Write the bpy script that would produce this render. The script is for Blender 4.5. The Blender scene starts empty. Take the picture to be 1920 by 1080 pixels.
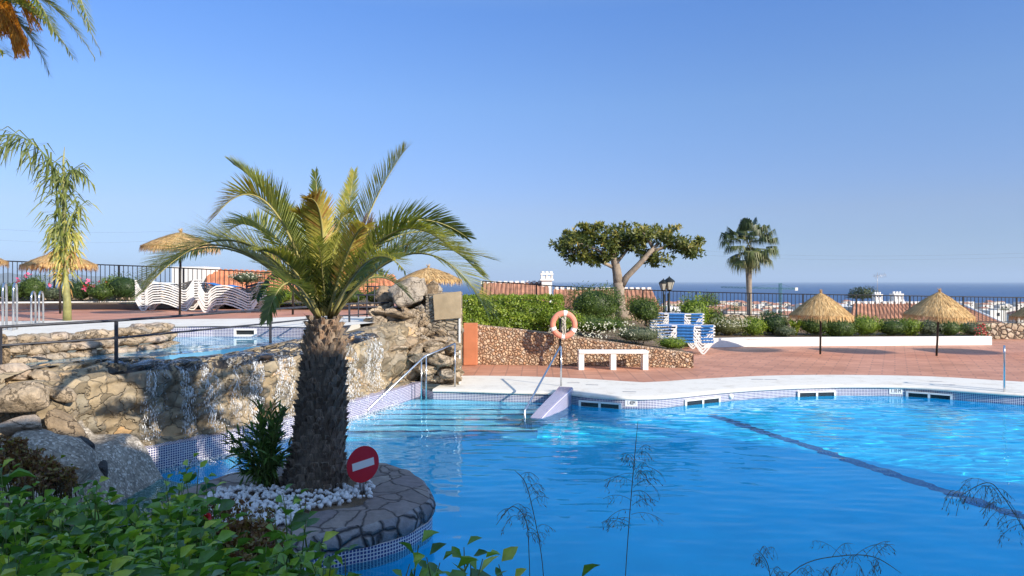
import bpy, bmesh, math, random
import numpy as np
from mathutils import Vector, Matrix, noise
from mathutils.geometry import tessellate_polygon

# ---------------------------------------------------------------- camera, sky, sun, exposure
C = bpy.context.scene
COL = C.collection
F, HOR, CZ = 1350.0, 527.0, 2.5
cam_d = bpy.data.cameras.new('camera'); cam_d.sensor_width = 36; cam_d.lens = F/1920*36
cam_d.shift_y = (HOR-540)/1920; cam_d.clip_start = .05; cam_d.clip_end = 90000
cam = bpy.data.objects.new('camera', cam_d); COL.objects.link(cam)
cam.location = (0, 0, CZ); cam.rotation_euler = (math.pi/2, 0, 0); C.camera = cam
SUN_EL = math.radians(26.5)
SUN_DIR = Vector((-.745*math.cos(SUN_EL), .667*math.cos(SUN_EL), -math.sin(SUN_EL)))   # way the light travels
world = bpy.data.worlds.new('World'); C.world = world; world.use_nodes = True
wn = world.node_tree
sky = wn.nodes.new('ShaderNodeTexSky'); sky.sky_type = 'NISHITA'; sky.sun_disc = False
sky.sun_elevation = SUN_EL; sky.sun_rotation = math.atan2(.745, -.667)
sky.air_density = 1.0; sky.dust_density = .2; sky.ozone_density = 4.0; sky.altitude = 100
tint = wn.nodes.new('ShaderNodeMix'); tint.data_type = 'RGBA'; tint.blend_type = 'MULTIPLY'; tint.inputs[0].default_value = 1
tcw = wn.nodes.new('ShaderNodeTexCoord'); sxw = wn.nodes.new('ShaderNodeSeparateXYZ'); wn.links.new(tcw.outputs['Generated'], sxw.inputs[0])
rpw = wn.nodes.new('ShaderNodeValToRGB'); wn.links.new(sxw.outputs[2], rpw.inputs[0])     # sky tint by height above the horizon; added brightness overhead fills the shade
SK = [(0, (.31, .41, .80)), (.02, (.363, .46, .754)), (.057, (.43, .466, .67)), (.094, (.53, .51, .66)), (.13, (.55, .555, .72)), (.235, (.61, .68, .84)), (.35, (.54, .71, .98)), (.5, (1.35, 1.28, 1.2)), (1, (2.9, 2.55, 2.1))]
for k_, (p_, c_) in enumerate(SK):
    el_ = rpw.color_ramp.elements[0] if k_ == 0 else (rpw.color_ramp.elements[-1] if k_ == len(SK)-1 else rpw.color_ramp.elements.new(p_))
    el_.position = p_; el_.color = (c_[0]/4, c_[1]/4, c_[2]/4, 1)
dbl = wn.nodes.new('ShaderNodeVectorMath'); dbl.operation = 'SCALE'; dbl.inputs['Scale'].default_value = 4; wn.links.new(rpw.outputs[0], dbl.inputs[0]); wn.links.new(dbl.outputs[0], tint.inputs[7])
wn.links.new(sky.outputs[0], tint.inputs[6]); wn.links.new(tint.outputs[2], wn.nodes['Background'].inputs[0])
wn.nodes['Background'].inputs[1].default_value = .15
sun_d = bpy.data.lights.new('sun', 'SUN'); sun_d.energy = 5.0; sun_d.angle = math.radians(.5); sun_d.color = (1, .90, .75)
sun = bpy.data.objects.new('sun', sun_d); COL.objects.link(sun)
sun.rotation_euler = SUN_DIR.to_track_quat('-Z', 'Y').to_euler(); sun.location = (10, -10, 20)
sun_d.cycles.is_caustics_light = True
C.view_settings.view_transform = 'Standard'; C.view_settings.look = 'None'
C.view_settings.exposure = .42; C.view_settings.gamma = 1
C.cycles.use_denoising = True
C.cycles.max_bounces = 10; C.cycles.transparent_max_bounces = 16

rnd = random.Random(7)
U = rnd.uniform
def G(px, py, z):
    y = F*(CZ-z)/(py-HOR); return Vector(((px-960)*y/F, y, z))
def D(px, py, d): return Vector(((px-960)*d/F, d, CZ-(py-HOR)*d/F))
def nz(x, y=0, z=0): return noise.noise(Vector((x, y, z)))

# ---------------------------------------------------------------- mesh collector
class MB:
    def __init__(s): s.v = []; s.f = []; s.a = []; s.uv = []; s.sm = []; s.mi = []
    def face(s, pts, a=.5, uv=None, sm=False, mi=0):
        n = len(s.v); s.v += [tuple(p) for p in pts]; s.f.append(tuple(range(n, n+len(pts))))
        s.a.append(a); s.uv.append(uv); s.sm.append(sm); s.mi.append(mi)
    def add(s, vs, fs, a=.5, sm=False, mi=0, uvs=None):
        n = len(s.v); s.v += [tuple(p) for p in vs]
        for i, f in enumerate(fs):
            s.f.append(tuple(k+n for k in f)); s.a.append(a); s.uv.append([uvs[k] for k in f] if uvs else None); s.sm.append(sm); s.mi.append(mi)
    def box(s, c, d, rz=0, a=.5, mi=0, bev=0):
        x, y, z = d[0]/2, d[1]/2, d[2]/2
        cr, sr = math.cos(rz), math.sin(rz)
        b = min(bev, x*.9, y*.9, z*.9)
        if b > 0:
            bm = bmesh.new(); bmesh.ops.create_cube(bm, size=2)
            for v in bm.verts: v.co = Vector((v.co.x*x, v.co.y*y, v.co.z*z))
            bmesh.ops.bevel(bm, geom=bm.edges[:], offset=b, segments=2, affect='EDGES', profile=.5)
            bm.verts.index_update()
            vs = [v.co.copy() for v in bm.verts]; fs = [[v.index for v in f.verts] for f in bm.faces]; bm.free()
        else:
            vs = [(i*x, j*y, k*z) for k in (-1, 1) for j in (-1, 1) for i in (-1, 1)]
            fs = [(0, 2, 3, 1), (4, 5, 7, 6), (0, 1, 5, 4), (2, 6, 7, 3), (0, 4, 6, 2), (1, 3, 7, 5)]
        s.add([(c[0]+v[0]*cr-v[1]*sr, c[1]+v[0]*sr+v[1]*cr, c[2]+v[2]) for v in vs], fs, a, False, mi)
    def tube(s, pts, r, seg=8, a=.5, caps=True, mi=0):
        pts = [Vector(p) for p in pts]; n = len(pts)
        rs = r if isinstance(r, (list, tuple)) else [r]*n
        vs = []; ref = None
        for i, p in enumerate(pts):
            t = (pts[min(i+1, n-1)]-pts[max(i-1, 0)]).normalized()
            if ref is None: ref = t.orthogonal().normalized()
            ref = (ref-t*ref.dot(t)); ref = ref.normalized() if ref.length > 1e-6 else t.orthogonal().normalized()
            b = t.cross(ref)
            for k in range(seg):
                an = 2*math.pi*k/seg; vs.append(p+(ref*math.cos(an)+b*math.sin(an))*rs[i])
        fs = [(i*seg+k, i*seg+(k+1) % seg, (i+1)*seg+(k+1) % seg, (i+1)*seg+k) for i in range(n-1) for k in range(seg)]
        if caps: fs += [tuple(range(seg))[::-1], tuple((n-1)*seg+k for k in range(seg))]
        s.add(vs, fs, a, True, mi)
    def lathe(s, prof, c=(0, 0, 0), seg=16, a=.5, fn=None, mi=0):
        vs = []
        for r, z in prof:
            for k in range(seg):
                an = 2*math.pi*k/seg; q = r*(fn(an, z) if fn else 1)
                vs.append((c[0]+q*math.cos(an), c[1]+q*math.sin(an), c[2]+z))
        n = len(prof)
        s.add(vs, [(i*seg+k, i*seg+(k+1) % seg, (i+1)*seg+(k+1) % seg, (i+1)*seg+k) for i in range(n-1) for k in range(seg)], a, True, mi)
    def prism(s, poly, z0, z1, a=.5, mi=0):
        p3 = [Vector((p[0], p[1], 0)) for p in poly]; tri = tessellate_polygon([p3]); n = len(poly)
        s.add([(p[0], p[1], z1) for p in poly], [tuple(t) for t in tri], a, False, mi)
        for i in range(n):
            p, q = poly[i], poly[(i+1) % n]
            s.face([(p[0], p[1], z0), (q[0], q[1], z0), (q[0], q[1], z1), (p[0], p[1], z1)], a, None, False, mi)
    def build(s, name, mats, parent=None, origin=None, shade=None):
        if parent is not None:
            o0 = Vector((0, 0, 0)); q = parent
            while q is not None: o0 += q.location; q = q.parent
        elif origin is not None: o0 = Vector(origin)
        else: o0 = Vector((0, 0, 0))
        me = bpy.data.meshes.new(name)
        V = np.array(s.v, dtype=np.float64)-np.array(o0)[None] if s.v else np.zeros((0, 3))
        me.from_pydata(V.tolist(), [], s.f)
        at = me.attributes.new('v', 'FLOAT', 'FACE'); at.data.foreach_set('value', np.array(s.a, dtype=np.float32))
        if any(u is not None for u in s.uv):
            ul = me.uv_layers.new(name='UVMap'); fl = []
            for f, u in zip(s.f, s.uv):
                for k in range(len(f)): fl += list(u[k]) if u is not None else [0, 0]
            ul.data.foreach_set('uv', fl)
        me.polygons.foreach_set('use_smooth', [bool(x) if shade is None else shade for x in s.sm])
        for m in (mats if isinstance(mats, (list, tuple)) else [mats]): me.materials.append(m)
        me.polygons.foreach_set('material_index', s.mi)
        me.validate(); me.update()
        o = bpy.data.objects.new(name, me); COL.objects.link(o)
        if parent is not None: o.parent = parent
        else: o.location = o0
        return o

def tag(o, label=None, cat=None, group=None, kind=None):
    if label: o['label'] = label
    if cat: o['category'] = cat
    if group: o['group'] = group
    if kind: o['kind'] = kind
    return o
def empty(name, loc, label, cat, group=None, kind=None):
    o = bpy.data.objects.new(name, None); COL.objects.link(o); o.location = loc; o.empty_display_size = .1
    return tag(o, label, cat, group, kind)
def copy_tree(o, parent=None):
    c = o.copy(); COL.objects.link(c); c.parent = parent
    for ch in list(o.children): copy_tree(ch, c)
    return c

# ---------------------------------------------------------------- materials
class NT:
    def __init__(s, name):
        s.m = bpy.data.materials.new(name); s.m.use_nodes = True; s.t = s.m.node_tree; s.b = s.t.nodes['Principled BSDF']
    def n(s, typ, **kw):
        o = s.t.nodes.new(typ)
        for k, v in kw.items(): setattr(o, k, v)
        return o
    def l(s, a, b): s.t.links.new(a, b)
    def ramp(s, fac, stops, interp='LINEAR'):
        r = s.n('ShaderNodeValToRGB'); e = r.color_ramp.elements; r.color_ramp.interpolation = interp
        e[0].position = stops[0][0]; e[0].color = (*stops[0][1], 1); e[1].position = stops[-1][0]; e[1].color = (*stops[-1][1], 1)
        for p, c in stops[1:-1]: x = e.new(p); x.color = (*c, 1)
        s.l(fac, r.inputs[0]); return r.outputs[0]
    def coord(s, kind='Object', scale=(1, 1, 1), rot=(0, 0, 0), loc=(0, 0, 0)):
        tc = s.n('ShaderNodeTexCoord'); mp = s.n('ShaderNodeMapping')
        mp.inputs['Scale'].default_value = scale; mp.inputs['Rotation'].default_value = rot; mp.inputs['Location'].default_value = loc
        s.l(tc.outputs[kind], mp.inputs[0]); return mp.outputs[0]
    def noise(s, vec, scale, detail=4, rough=.55, dist=0):
        o = s.n('ShaderNodeTexNoise'); o.inputs['Scale'].default_value = scale; o.inputs['Detail'].default_value = detail
        o.inputs['Roughness'].default_value = rough; o.inputs['Distortion'].default_value = dist
        s.l(vec, o.inputs['Vector']); return o
    def mix(s, f, a, b, blend='MIX'):
        o = s.n('ShaderNodeMix', data_type='RGBA', blend_type=blend)
        for i, x in ((0, f), (6, a), (7, b)):
            if isinstance(x, (int, float)): o.inputs[i].default_value = x
            elif isinstance(x, tuple): o.inputs[i].default_value = (*x, 1)
            else: s.l(x, o.inputs[i])
        return o.outputs[2]
    def math(s, op, a, b=0, c=0):
        o = s.n('ShaderNodeMath', operation=op)
        for i, x in enumerate((a, b, c)):
            if isinstance(x, (int, float)): o.inputs[i].default_value = x
            else: s.l(x, o.inputs[i])
        return o.outputs[0]
    def bump(s, h, strength=.5, dist=.02, nrm=None):
        b = s.n('ShaderNodeBump'); b.inputs['Strength'].default_value = strength; b.inputs['Distance'].default_value = dist
        s.l(h, b.inputs['Height'])
        if nrm: s.l(nrm, b.inputs['Normal'])
        s.l(b.outputs[0], s.b.inputs['Normal']); return b.outputs[0]
    def out(s, col=None, rough=None, metal=None, spec=None):
        for k, x in (('Base Color', col), ('Roughness', rough), ('Metallic', metal), ('Specular IOR Level', spec)):
            if x is None: continue
            if isinstance(x, (int, float)): s.b.inputs[k].default_value = x
            elif isinstance(x, tuple): s.b.inputs[k].default_value = (*x, 1)
            else: s.l(x, s.b.inputs[k])
        return s.m

def plain(name, c, rough=.6, metal=0, var=.15, scale=6, bump=.1, bd=.01, spec=.4):
    t = NT(name); v = t.coord(); n = t.noise(v, scale, 5)
    d = tuple(x*(1-var) for x in c); e = tuple(min(1, x*(1+var)) for x in c)
    col = t.ramp(n.outputs[0], [(.3, d), (.7, e)])
    if bump: n2 = t.noise(v, scale*6, 4); t.bump(n2.outputs[0], bump, bd)
    return t.out(col, rough, metal, spec)

def leafmat(name, stops, trans=.35, rough=.45, spec=.4):
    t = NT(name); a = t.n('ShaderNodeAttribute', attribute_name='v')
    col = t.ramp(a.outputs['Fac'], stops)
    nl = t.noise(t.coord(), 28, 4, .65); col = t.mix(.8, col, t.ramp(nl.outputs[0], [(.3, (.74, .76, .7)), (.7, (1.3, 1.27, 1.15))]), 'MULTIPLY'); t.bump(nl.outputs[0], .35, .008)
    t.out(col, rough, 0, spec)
    tr = t.n('ShaderNodeBsdfTranslucent'); mx = t.n('ShaderNodeMixShader'); mx.inputs[0].default_value = trans
    cb = t.mix(1.0, col, (1.25, 1.25, .55), 'MULTIPLY')
    t.l(cb, tr.inputs[0]); o = t.t.nodes['Material Output']
    t.l(t.b.outputs[0], mx.inputs[1]); t.l(tr.outputs[0], mx.inputs[2]); t.l(mx.outputs[0], o.inputs[0])
    return t.m

def stonemat(name, scale, stops, mortar, mw=.06, dist=.25, bump=1.0, bd=.06, squash=(1, 1, 1), rough=.85, fine=.5, rot=(0, 0, 0)):
    t = NT(name); v0 = t.coord('Object', squash, rot)
    nn = t.noise(v0, scale*.9, 3)
    sub = t.n('ShaderNodeVectorMath', operation='SUBTRACT'); sub.inputs[1].default_value = (.5, .5, .5); t.l(nn.outputs['Color'], sub.inputs[0])
    mul = t.n('ShaderNodeVectorMath', operation='SCALE'); mul.inputs['Scale'].default_value = dist*2/scale*1.2; t.l(sub.outputs[0], mul.inputs[0])
    ad = t.n('ShaderNodeVectorMath', operation='ADD'); t.l(v0, ad.inputs[0]); t.l(mul.outputs[0], ad.inputs[1]); vec = ad.outputs[0]
    vo = t.n('ShaderNodeTexVoronoi', feature='F1'); vo.inputs['Scale'].default_value = scale; t.l(vec, vo.inputs['Vector'])
    ve = t.n('ShaderNodeTexVoronoi', feature='DISTANCE_TO_EDGE'); ve.inputs['Scale'].default_value = scale; t.l(vec, ve.inputs['Vector'])
    sp = t.n('ShaderNodeSeparateColor'); t.l(vo.outputs['Color'], sp.inputs[0])
    col = t.ramp(sp.outputs[0], stops)
    n1 = t.noise(t.coord(), 9, 6, .7); col = t.mix(fine, col, t.ramp(n1.outputs[0], [(.3, (.45, .45, .45)), (.7, (1.25, 1.22, 1.18))]), 'MULTIPLY')
    n3 = t.noise(t.coord(), 1.1, 4); col = t.mix(.5, col, t.ramp(n3.outputs[0], [(.35, (.7, .7, .72)), (.65, (1.15, 1.12, 1.05))]), 'MULTIPLY')
    e = t.ramp(ve.outputs['Distance'], [(mw*.35, (0, 0, 0)), (mw, (1, 1, 1))])
    col = t.mix(e, mortar, col)
    h = t.ramp(ve.outputs['Distance'], [(0, (0, 0, 0)), (mw*1.6, (.8, .8, .8)), (.5, (1, 1, 1))])
    hh = t.math('ADD', t.math('MULTIPLY', h, 1), t.math('MULTIPLY', n1.outputs[0], .45))
    hh = t.math('ADD', hh, t.math('MULTIPLY', sp.outputs[1], .35))
    t.bump(hh, bump, bd); return t.out(col, rough, 0, .3)

def tilemat(name, c1, c2, grout, size=.036, gw=.12, coordk='UV', rough=.25, spec=.5):
    t = NT(name); v = t.coord(coordk)
    b = t.n('ShaderNodeTexBrick'); b.offset = 0; b.squash = 1
    b.inputs['Scale'].default_value = 1; b.inputs['Brick Width'].default_value = size; b.inputs['Row Height'].default_value = size
    b.inputs['Mortar Size'].default_value = size*gw; b.inputs['Mortar Smooth'].default_value = .1; b.inputs['Bias'].default_value = 0
    b.inputs['Color1'].default_value = (*c1, 1); b.inputs['Color2'].default_value = (*c2, 1); b.inputs['Mortar'].default_value = (*grout, 1)
    t.l(v, b.inputs['Vector']); t.bump(b.outputs['Fac'], -.2, .003)
    return t.out(b.outputs['Color'], rough, 0, spec)

def wornwhite(name, c, dirt=(.45, .4, .33), amt=.35, rough=.7):
    t = NT(name); v = t.coord(); n = t.noise(v, 2.2, 8, .7); n2 = t.noise(v, 22, 4, .6)
    f = t.ramp(n.outputs[0], [(.5, (0, 0, 0)), (.78, (amt,)*3)])
    col = t.mix(f, c, dirt); col = t.mix(.25, col, t.ramp(n2.outputs[0], [(.3, (.8, .8, .8)), (.7, (1.1, 1.1, 1.1))]), 'MULTIPLY')
    t.bump(n2.outputs[0], .25, .006); return t.out(col, rough, 0, .3)

def deckmat(name, rot, bw, bh, off=.5, tone=1.0):
    t = NT(name); v = t.coord('Object', (1, 1, 1), (0, 0, rot))
    b = t.n('ShaderNodeTexBrick'); b.offset = off
    b.inputs['Scale'].default_value = 1; b.inputs['Brick Width'].default_value = bw; b.inputs['Row Height'].default_value = bh
    b.inputs['Mortar Size'].default_value = .02; b.inputs['Mortar Smooth'].default_value = .2; b.inputs['Bias'].default_value = 0
    b.inputs['Color1'].default_value = (.60*tone, .285*tone, .18*tone, 1); b.inputs['Color2'].default_value = (.50*tone, .23*tone, .145*tone, 1)
    b.inputs['Mortar'].default_value = (.38, .19, .13, 1)
    t.l(v, b.inputs['Vector']); n = t.noise(t.coord(), .55, 9, .72)
    col = t.mix(.8, b.outputs['Color'], t.ramp(n.outputs[0], [(.3, (.68, .66, .64)), (.7, (1.3, 1.36, 1.42))]), 'MULTIPLY')
    t.bump(b.outputs['Fac'], -.35, .01); return t.out(col, .6, 0, .35)

M = {}
M['deck'] = deckmat('terracotta_deck', math.radians(28), .62, .32)
M['deck2'] = deckmat('terracotta_tiles', math.radians(2), .42, .42, 0, .95)
M['coping'] = wornwhite('worn_white_coping', (.76, .725, .655), (.4, .34, .27), .6)
M['white'] = wornwhite('white_render', (.8, .79, .77), amt=.18)
M['wall_white'] = wornwhite('lime_white', (.78, .76, .72), amt=.1)
M['mosaic'] = tilemat('blue_mosaic', (.03, .035, .15), (.06, .06, .21), (.70, .69, .71), gw=.15)
M['mosaic_pale'] = tilemat('pale_mosaic', (.09, .085, .22), (.16, .15, .30), (.7, .68, .75))
M['mosaic_dark'] = tilemat('dark_mosaic', (.015, .025, .12), (.03, .04, .17), (.2, .22, .42))
M['floor'] = plain('aqua_pool_floor', (.05, .66, .95), .7, 0, .08, 1.2, 0)
M['floor_pale'] = plain('pale_pool_floor', (.42, .72, .88), .7, 0, .08, 1.2, 0)
M['stone_fall'] = stonemat('waterfall_stone', 4.2, [(0, (.20, .165, .115)), (.3, (.33, .265, .18)), (.55, (.42, .34, .23)), (.75, (.25, .23, .185)), (.9, (.45, .37, .27)), (1, (.56, .37, .19))], (.27, .22, .155), .035, .6, .75, .05)
M['flag'] = stonemat('grey_flagstone', 2.6, [(0, (.25, .215, .215)), (.4, (.33, .28, .27)), (.7, (.39, .34, .32)), (1, (.29, .25, .26))], (.14, .12, .115), .03, .3, .8, .04)
M['flagside'] = stonemat('edge_cobbles', 5.2, [(0, (.26, .25, .27)), (.5, (.36, .34, .36)), (1, (.42, .4, .41))], (.09, .085, .09), .1, .2, 1, .05)
M['rubble'] = stonemat('pink_rubble', 10.5, [(0, (.56, .34, .21)), (.3, (.66, .46, .31)), (.6, (.72, .56, .41)), (.85, (.5, .28, .16)), (1, (.62, .53, .45))], (.33, .20, .13), .12, .25, 1, .05)
M['rubble2'] = stonemat('limestone_rubble', 4.2, [(0, (.42, .32, .22)), (.4, (.55, .45, .34)), (.75, (.50, .36, .25)), (1, (.62, .54, .44))], (.14, .1, .07), .1, .25, 1, .08)
M['pier'] = stonemat('stacked_stone', 5.0, [(0, (.36, .29, .2)), (.4, (.5, .42, .31)), (.75, (.42, .34, .26)), (1, (.58, .5, .38))], (.25, .2, .14), .1, .4, 1, .05, (1, 1, 2.2))
def rockmat(name, c1, c2, sc=3):
    t = NT(name); v = t.coord(); n = t.noise(v, sc, 8, .68, .4); n2 = t.noise(v, sc*7, 6, .7); o = t.n('ShaderNodeTexVoronoi'); o.inputs['Scale'].default_value = sc*5; t.l(v, o.inputs['Vector'])
    col = t.ramp(n.outputs[0], [(.28, c1), (.55, c2), (.75, tuple(x*1.2 for x in c2))])
    col = t.mix(.55, col, t.ramp(n2.outputs[0], [(.3, (.6, .6, .6)), (.7, (1.25, 1.25, 1.25))]), 'MULTIPLY')
    nv = t.n('ShaderNodeVectorMath', operation='SCALE'); nv.inputs['Scale'].default_value = .5; t.l(n.outputs['Color'], nv.inputs[0]); av = t.n('ShaderNodeVectorMath', operation='ADD'); t.l(v, av.inputs[0]); t.l(nv.outputs[0], av.inputs[1])
    ck = t.n('ShaderNodeTexVoronoi', feature='DISTANCE_TO_EDGE'); ck.inputs['Scale'].default_value = sc*1.1; t.l(av.outputs[0], ck.inputs['Vector']); cr = t.ramp(ck.outputs['Distance'], [(.0, (.45, .42, .4)), (.035, (1, 1, 1))])
    col = t.mix(.8, col, cr, 'MULTIPLY')
    h = t.math('ADD', n.outputs[0], t.math('MULTIPLY', n2.outputs[0], .6)); h = t.math('ADD', h, t.math('MULTIPLY', cr, .5)); t.bump(h, 1, .07); return t.out(col, .9, 0, .2)
M['rockA'] = rockmat('weathered_limestone', (.25, .19, .125), (.54, .43, .31))
M['rockB'] = rockmat('grey_rock', (.23, .195, .155), (.45, .38, .30))
M['rockC'] = rockmat('brown_rock', (.2, .145, .09), (.40, .30, .20))
M['rockD'] = rockmat('dark_wet_rock', (.05, .05, .052), (.12, .12, .125))
M['rockP'] = rockmat('pinkish_flat_rock', (.38, .28, .2), (.55, .45, .36), 2)
def pebbly():
    t = NT('pebbledash_concrete'); v = t.coord(); o = t.n('ShaderNodeTexVoronoi'); o.inputs['Scale'].default_value = 38; t.l(v, o.inputs['Vector'])
    n = t.noise(v, 1.6, 6, .6); sp = t.n('ShaderNodeSeparateColor'); t.l(o.outputs['Color'], sp.inputs[0])
    col = t.ramp(sp.outputs[0], [(0, (.21, .19, .165)), (.6, (.36, .325, .28)), (.85, (.5, .46, .4)), (1, (.72, .69, .64))])
    col = t.mix(.7, col, t.ramp(n.outputs[0], [(.35, (.6, .58, .56)), (.65, (1.15, 1.1, 1.05))]), 'MULTIPLY')
    t.bump(o.outputs['Distance'], -.8, .02); return t.out(col, .9)
M['pebbly'] = pebbly()
M['pebble'] = plain('white_marble_pebble', (.76, .76, .78), .55, 0, .1, 8, .2)
M['steel'] = plain('stainless_steel', (.62, .63, .65), .22, 1, .06, 4, 0)
M['black'] = plain('black_painted_iron', (.018, .019, .024), .45, .2, .2, 8, .1)
M['rail'] = plain('dark_grey_iron', (.05, .052, .065), .5, .2, .3, 9, .2)
M['pole'] = plain('dark_umbrella_pole', (.03, .028, .026), .6, 0, .3, 8, .1)
M['lamp_black'] = plain('lamp_black', (.02, .025, .025), .5, .3, .2, 8, .1)
M['glass_lamp'] = plain('frosted_lamp_glass', (.5, .47, .4), .3, 0, .1, 8, 0)
M['plastic'] = plain('white_plastic', (.80, .79, .77), .4, 0, .06, 5, 0)
M['blue'] = plain('blue_sling_fabric', (.03, .17, .47), .75, 0, .2, 9, .2)
M['blue2'] = plain('light_blue_sling', (.08, .3, .62), .75, 0, .2, 9, .2)
M['ring'] = plain('faded_orange_ring', (.74, .27, .18), .55, 0, .12, 9, .1)
M['rope'] = plain('weathered_rope', (.5, .46, .38), .9, 0, .2, 30, .4)
M['red'] = plain('sign_red', (.56, .012, .028), .4, 0, .05, 3, 0)
M['signwhite'] = plain('sign_white', (.78, .78, .78), .4, 0, .05, 3, 0)
M['galv'] = plain('galvanised_post', (.4, .4, .42), .45, .7, .1, 6, 0)
M['orange_wall'] = plain('orange_render', (.46, .165, .08), .8, 0, .12, 3, .3)
M['soil'] = plain('dry_soil', (.17, .12, .08), .95, 0, .3, 5, .6, .05)
M['rooftile'] = plain('terracotta_roof_tile', (.34, .165, .105), .8, 0, .3, 1.6, .3)
M['bark'] = plain('grey_bark', (.3, .24, .185), .9, 0, .3, 5, .6, .03)
M['twig'] = plain('brown_stem', (.12, .085, .045), .85, 0, .3, 9, .3)
M['greenstem'] = plain('green_stem', (.13, .18, .05), .6, 0, .2, 8, .1)
M['black_text'] = plain('black_lettering', (.03, .03, .035), .5, 0, 0, 3, 0)
M['droplet'] = plain('white_water_spray', (.86, .88, .9), .25, 0, .03, 9, 0)
def thatch():
    t = NT('dried_thatch'); v = t.coord(); n = t.noise(v, 2.5, 5, .6); n2 = t.noise(t.coord('Object', (30, 30, 9)), 1, 4, .7)
    a = t.n('ShaderNodeAttribute', attribute_name='v')
    col = t.ramp(a.outputs['Fac'], [(0, (.36, .22, .095)), (.5, (.64, .42, .19)), (1, (.8, .59, .31))])
    col = t.mix(.7, col, t.ramp(n2.outputs[0], [(.3, (.75, .73, .7)), (.7, (1.2, 1.18, 1.14))]), 'MULTIPLY')
    t.bump(n2.outputs[0], .5, .012); return t.out(col, .9, 0, .15)
M['thatch'] = thatch()
GR = lambda s=1: [(0, (.03*s, .055*s, .012*s)), (.5, (.085*s, .13*s, .022*s)), (1, (.2*s, .24*s, .05*s))]
M['hib'] = leafmat('hibiscus_leaf', [(0, (.045, .12, .035)), (.4, (.12, .28, .05)), (.8, (.3, .5, .07)), (1, (.5, .58, .09))], .3, .3, .6)
M['leaf'] = leafmat('mid_green_leaf', [(0, (.035, .065, .015)), (.5, (.085, .14, .025)), (1, (.18, .23, .05))])
M['leaf_yel'] = leafmat('yellow_green_leaf', [(0, (.07, .12, .012)), (.5, (.2, .29, .03)), (1, (.42, .47, .07))])
M['leaf_dark'] = leafmat('dark_green_leaf', [(0, (.022, .045, .014)), (.5, (.05, .095, .025)), (1, (.1, .155, .04))])
M['leaf_grey'] = leafmat('grey_green_leaf', [(0, (.06, .075, .045)), (.5, (.14, .17, .1)), (1, (.27, .3, .2))])
M['leaf_pale'] = leafmat('pale_flowering_leaf', [(0, (.09, .1, .04)), (.5, (.2, .22, .09)), (.8, (.38, .36, .2)), (1, (.7, .66, .55))])
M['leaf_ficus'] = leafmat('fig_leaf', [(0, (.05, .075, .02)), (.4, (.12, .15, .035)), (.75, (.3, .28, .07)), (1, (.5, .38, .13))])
M['leaf_brown'] = leafmat('reddish_dry_leaf', [(0, (.11, .045, .025)), (.5, (.22, .11, .05)), (1, (.25, .22, .07))], .2)
M['olean'] = leafmat('oleander_leaf', [(0, (.045, .10, .03)), (.6, (.1, .2, .045)), (1, (.22, .34, .07))], .2, .4)
M['pine'] = leafmat('pine_needles', [(0, (.03, .045, .02)), (1, (.08, .1, .035))], .1)
M['frond'] = leafmat('date_palm_leaflet', [(0, (.075, .105, .03)), (.35, (.17, .21, .055)), (.7, (.42, .41, .1)), (.9, (.58, .47, .14)), (1, (.42, .23, .08))], .35, .4)
M['fan'] = leafmat('fan_palm_leaf', [(0, (.045, .07, .02)), (.5, (.12, .15, .045)), (.8, (.3, .26, .12)), (1, (.44, .34, .2))], .2)
M['rachis'] = plain('frond_stalk', (.36, .32, .12), .5, 0, .25, 4, .1)
M['dateorange'] = leafmat('orange_date_stalk', [(0, (.4, .14, .01)), (.5, (.75, .3, .02)), (1, (.85, .42, .05))], .15, .5)
M['red_flower'] = leafmat('red_petal', [(0, (.5, .01, .02)), (1, (.75, .04, .08))], .2)
M['pink_flower'] = leafmat('pink_petal', [(0, (.6, .04, .16)), (1, (.8, .15, .3))], .2)
M['white_flower'] = leafmat('white_petal', [(0, (.6, .58, .5)), (1, (.8, .8, .76))], .2)
M['grassm'] = leafmat('thin_grass', [(0, (.09, .13, .08)), (.6, (.15, .17, .12)), (1, (.22, .18, .17))], .1)
def palmtrunk():
    t = NT('palm_trunk_fibre'); a = t.n('ShaderNodeAttribute', attribute_name='v'); n = t.noise(t.coord('Object', (3, 3, 1)), 9, 6, .7)
    col = t.ramp(a.outputs['Fac'], [(0, (.12, .1, .085)), (.4, (.28, .235, .195)), (.65, (.36, .29, .23)), (.85, (.42, .27, .18)), (1, (.55, .38, .26))])
    col = t.mix(.75, col, t.ramp(n.outputs[0], [(.3, (.4, .38, .36)), (.7, (1.35, 1.3, 1.25))]), 'MULTIPLY')
    t.bump(n.outputs[0], .9, .03); return t.out(col, .95, 0, .1)
M['ptrunk'] = palmtrunk()
def watermat(name, tintc, rough=0.0):
    t = NT(name); o = t.t.nodes['Material Output']; t.t.nodes.remove(t.b)
    g = t.n('ShaderNodeBsdfGlass'); g.inputs['IOR'].default_value = 1.33; g.inputs['Roughness'].default_value = rough
    g.inputs['Color'].default_value = (*tintc, 1); t.l(g.outputs[0], o.inputs[0])
    return t.m
M['water'] = watermat('pool_water', (.70, .97, 1))
M['water2'] = watermat('upper_pool_water', (.9, .98, 1))
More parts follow.
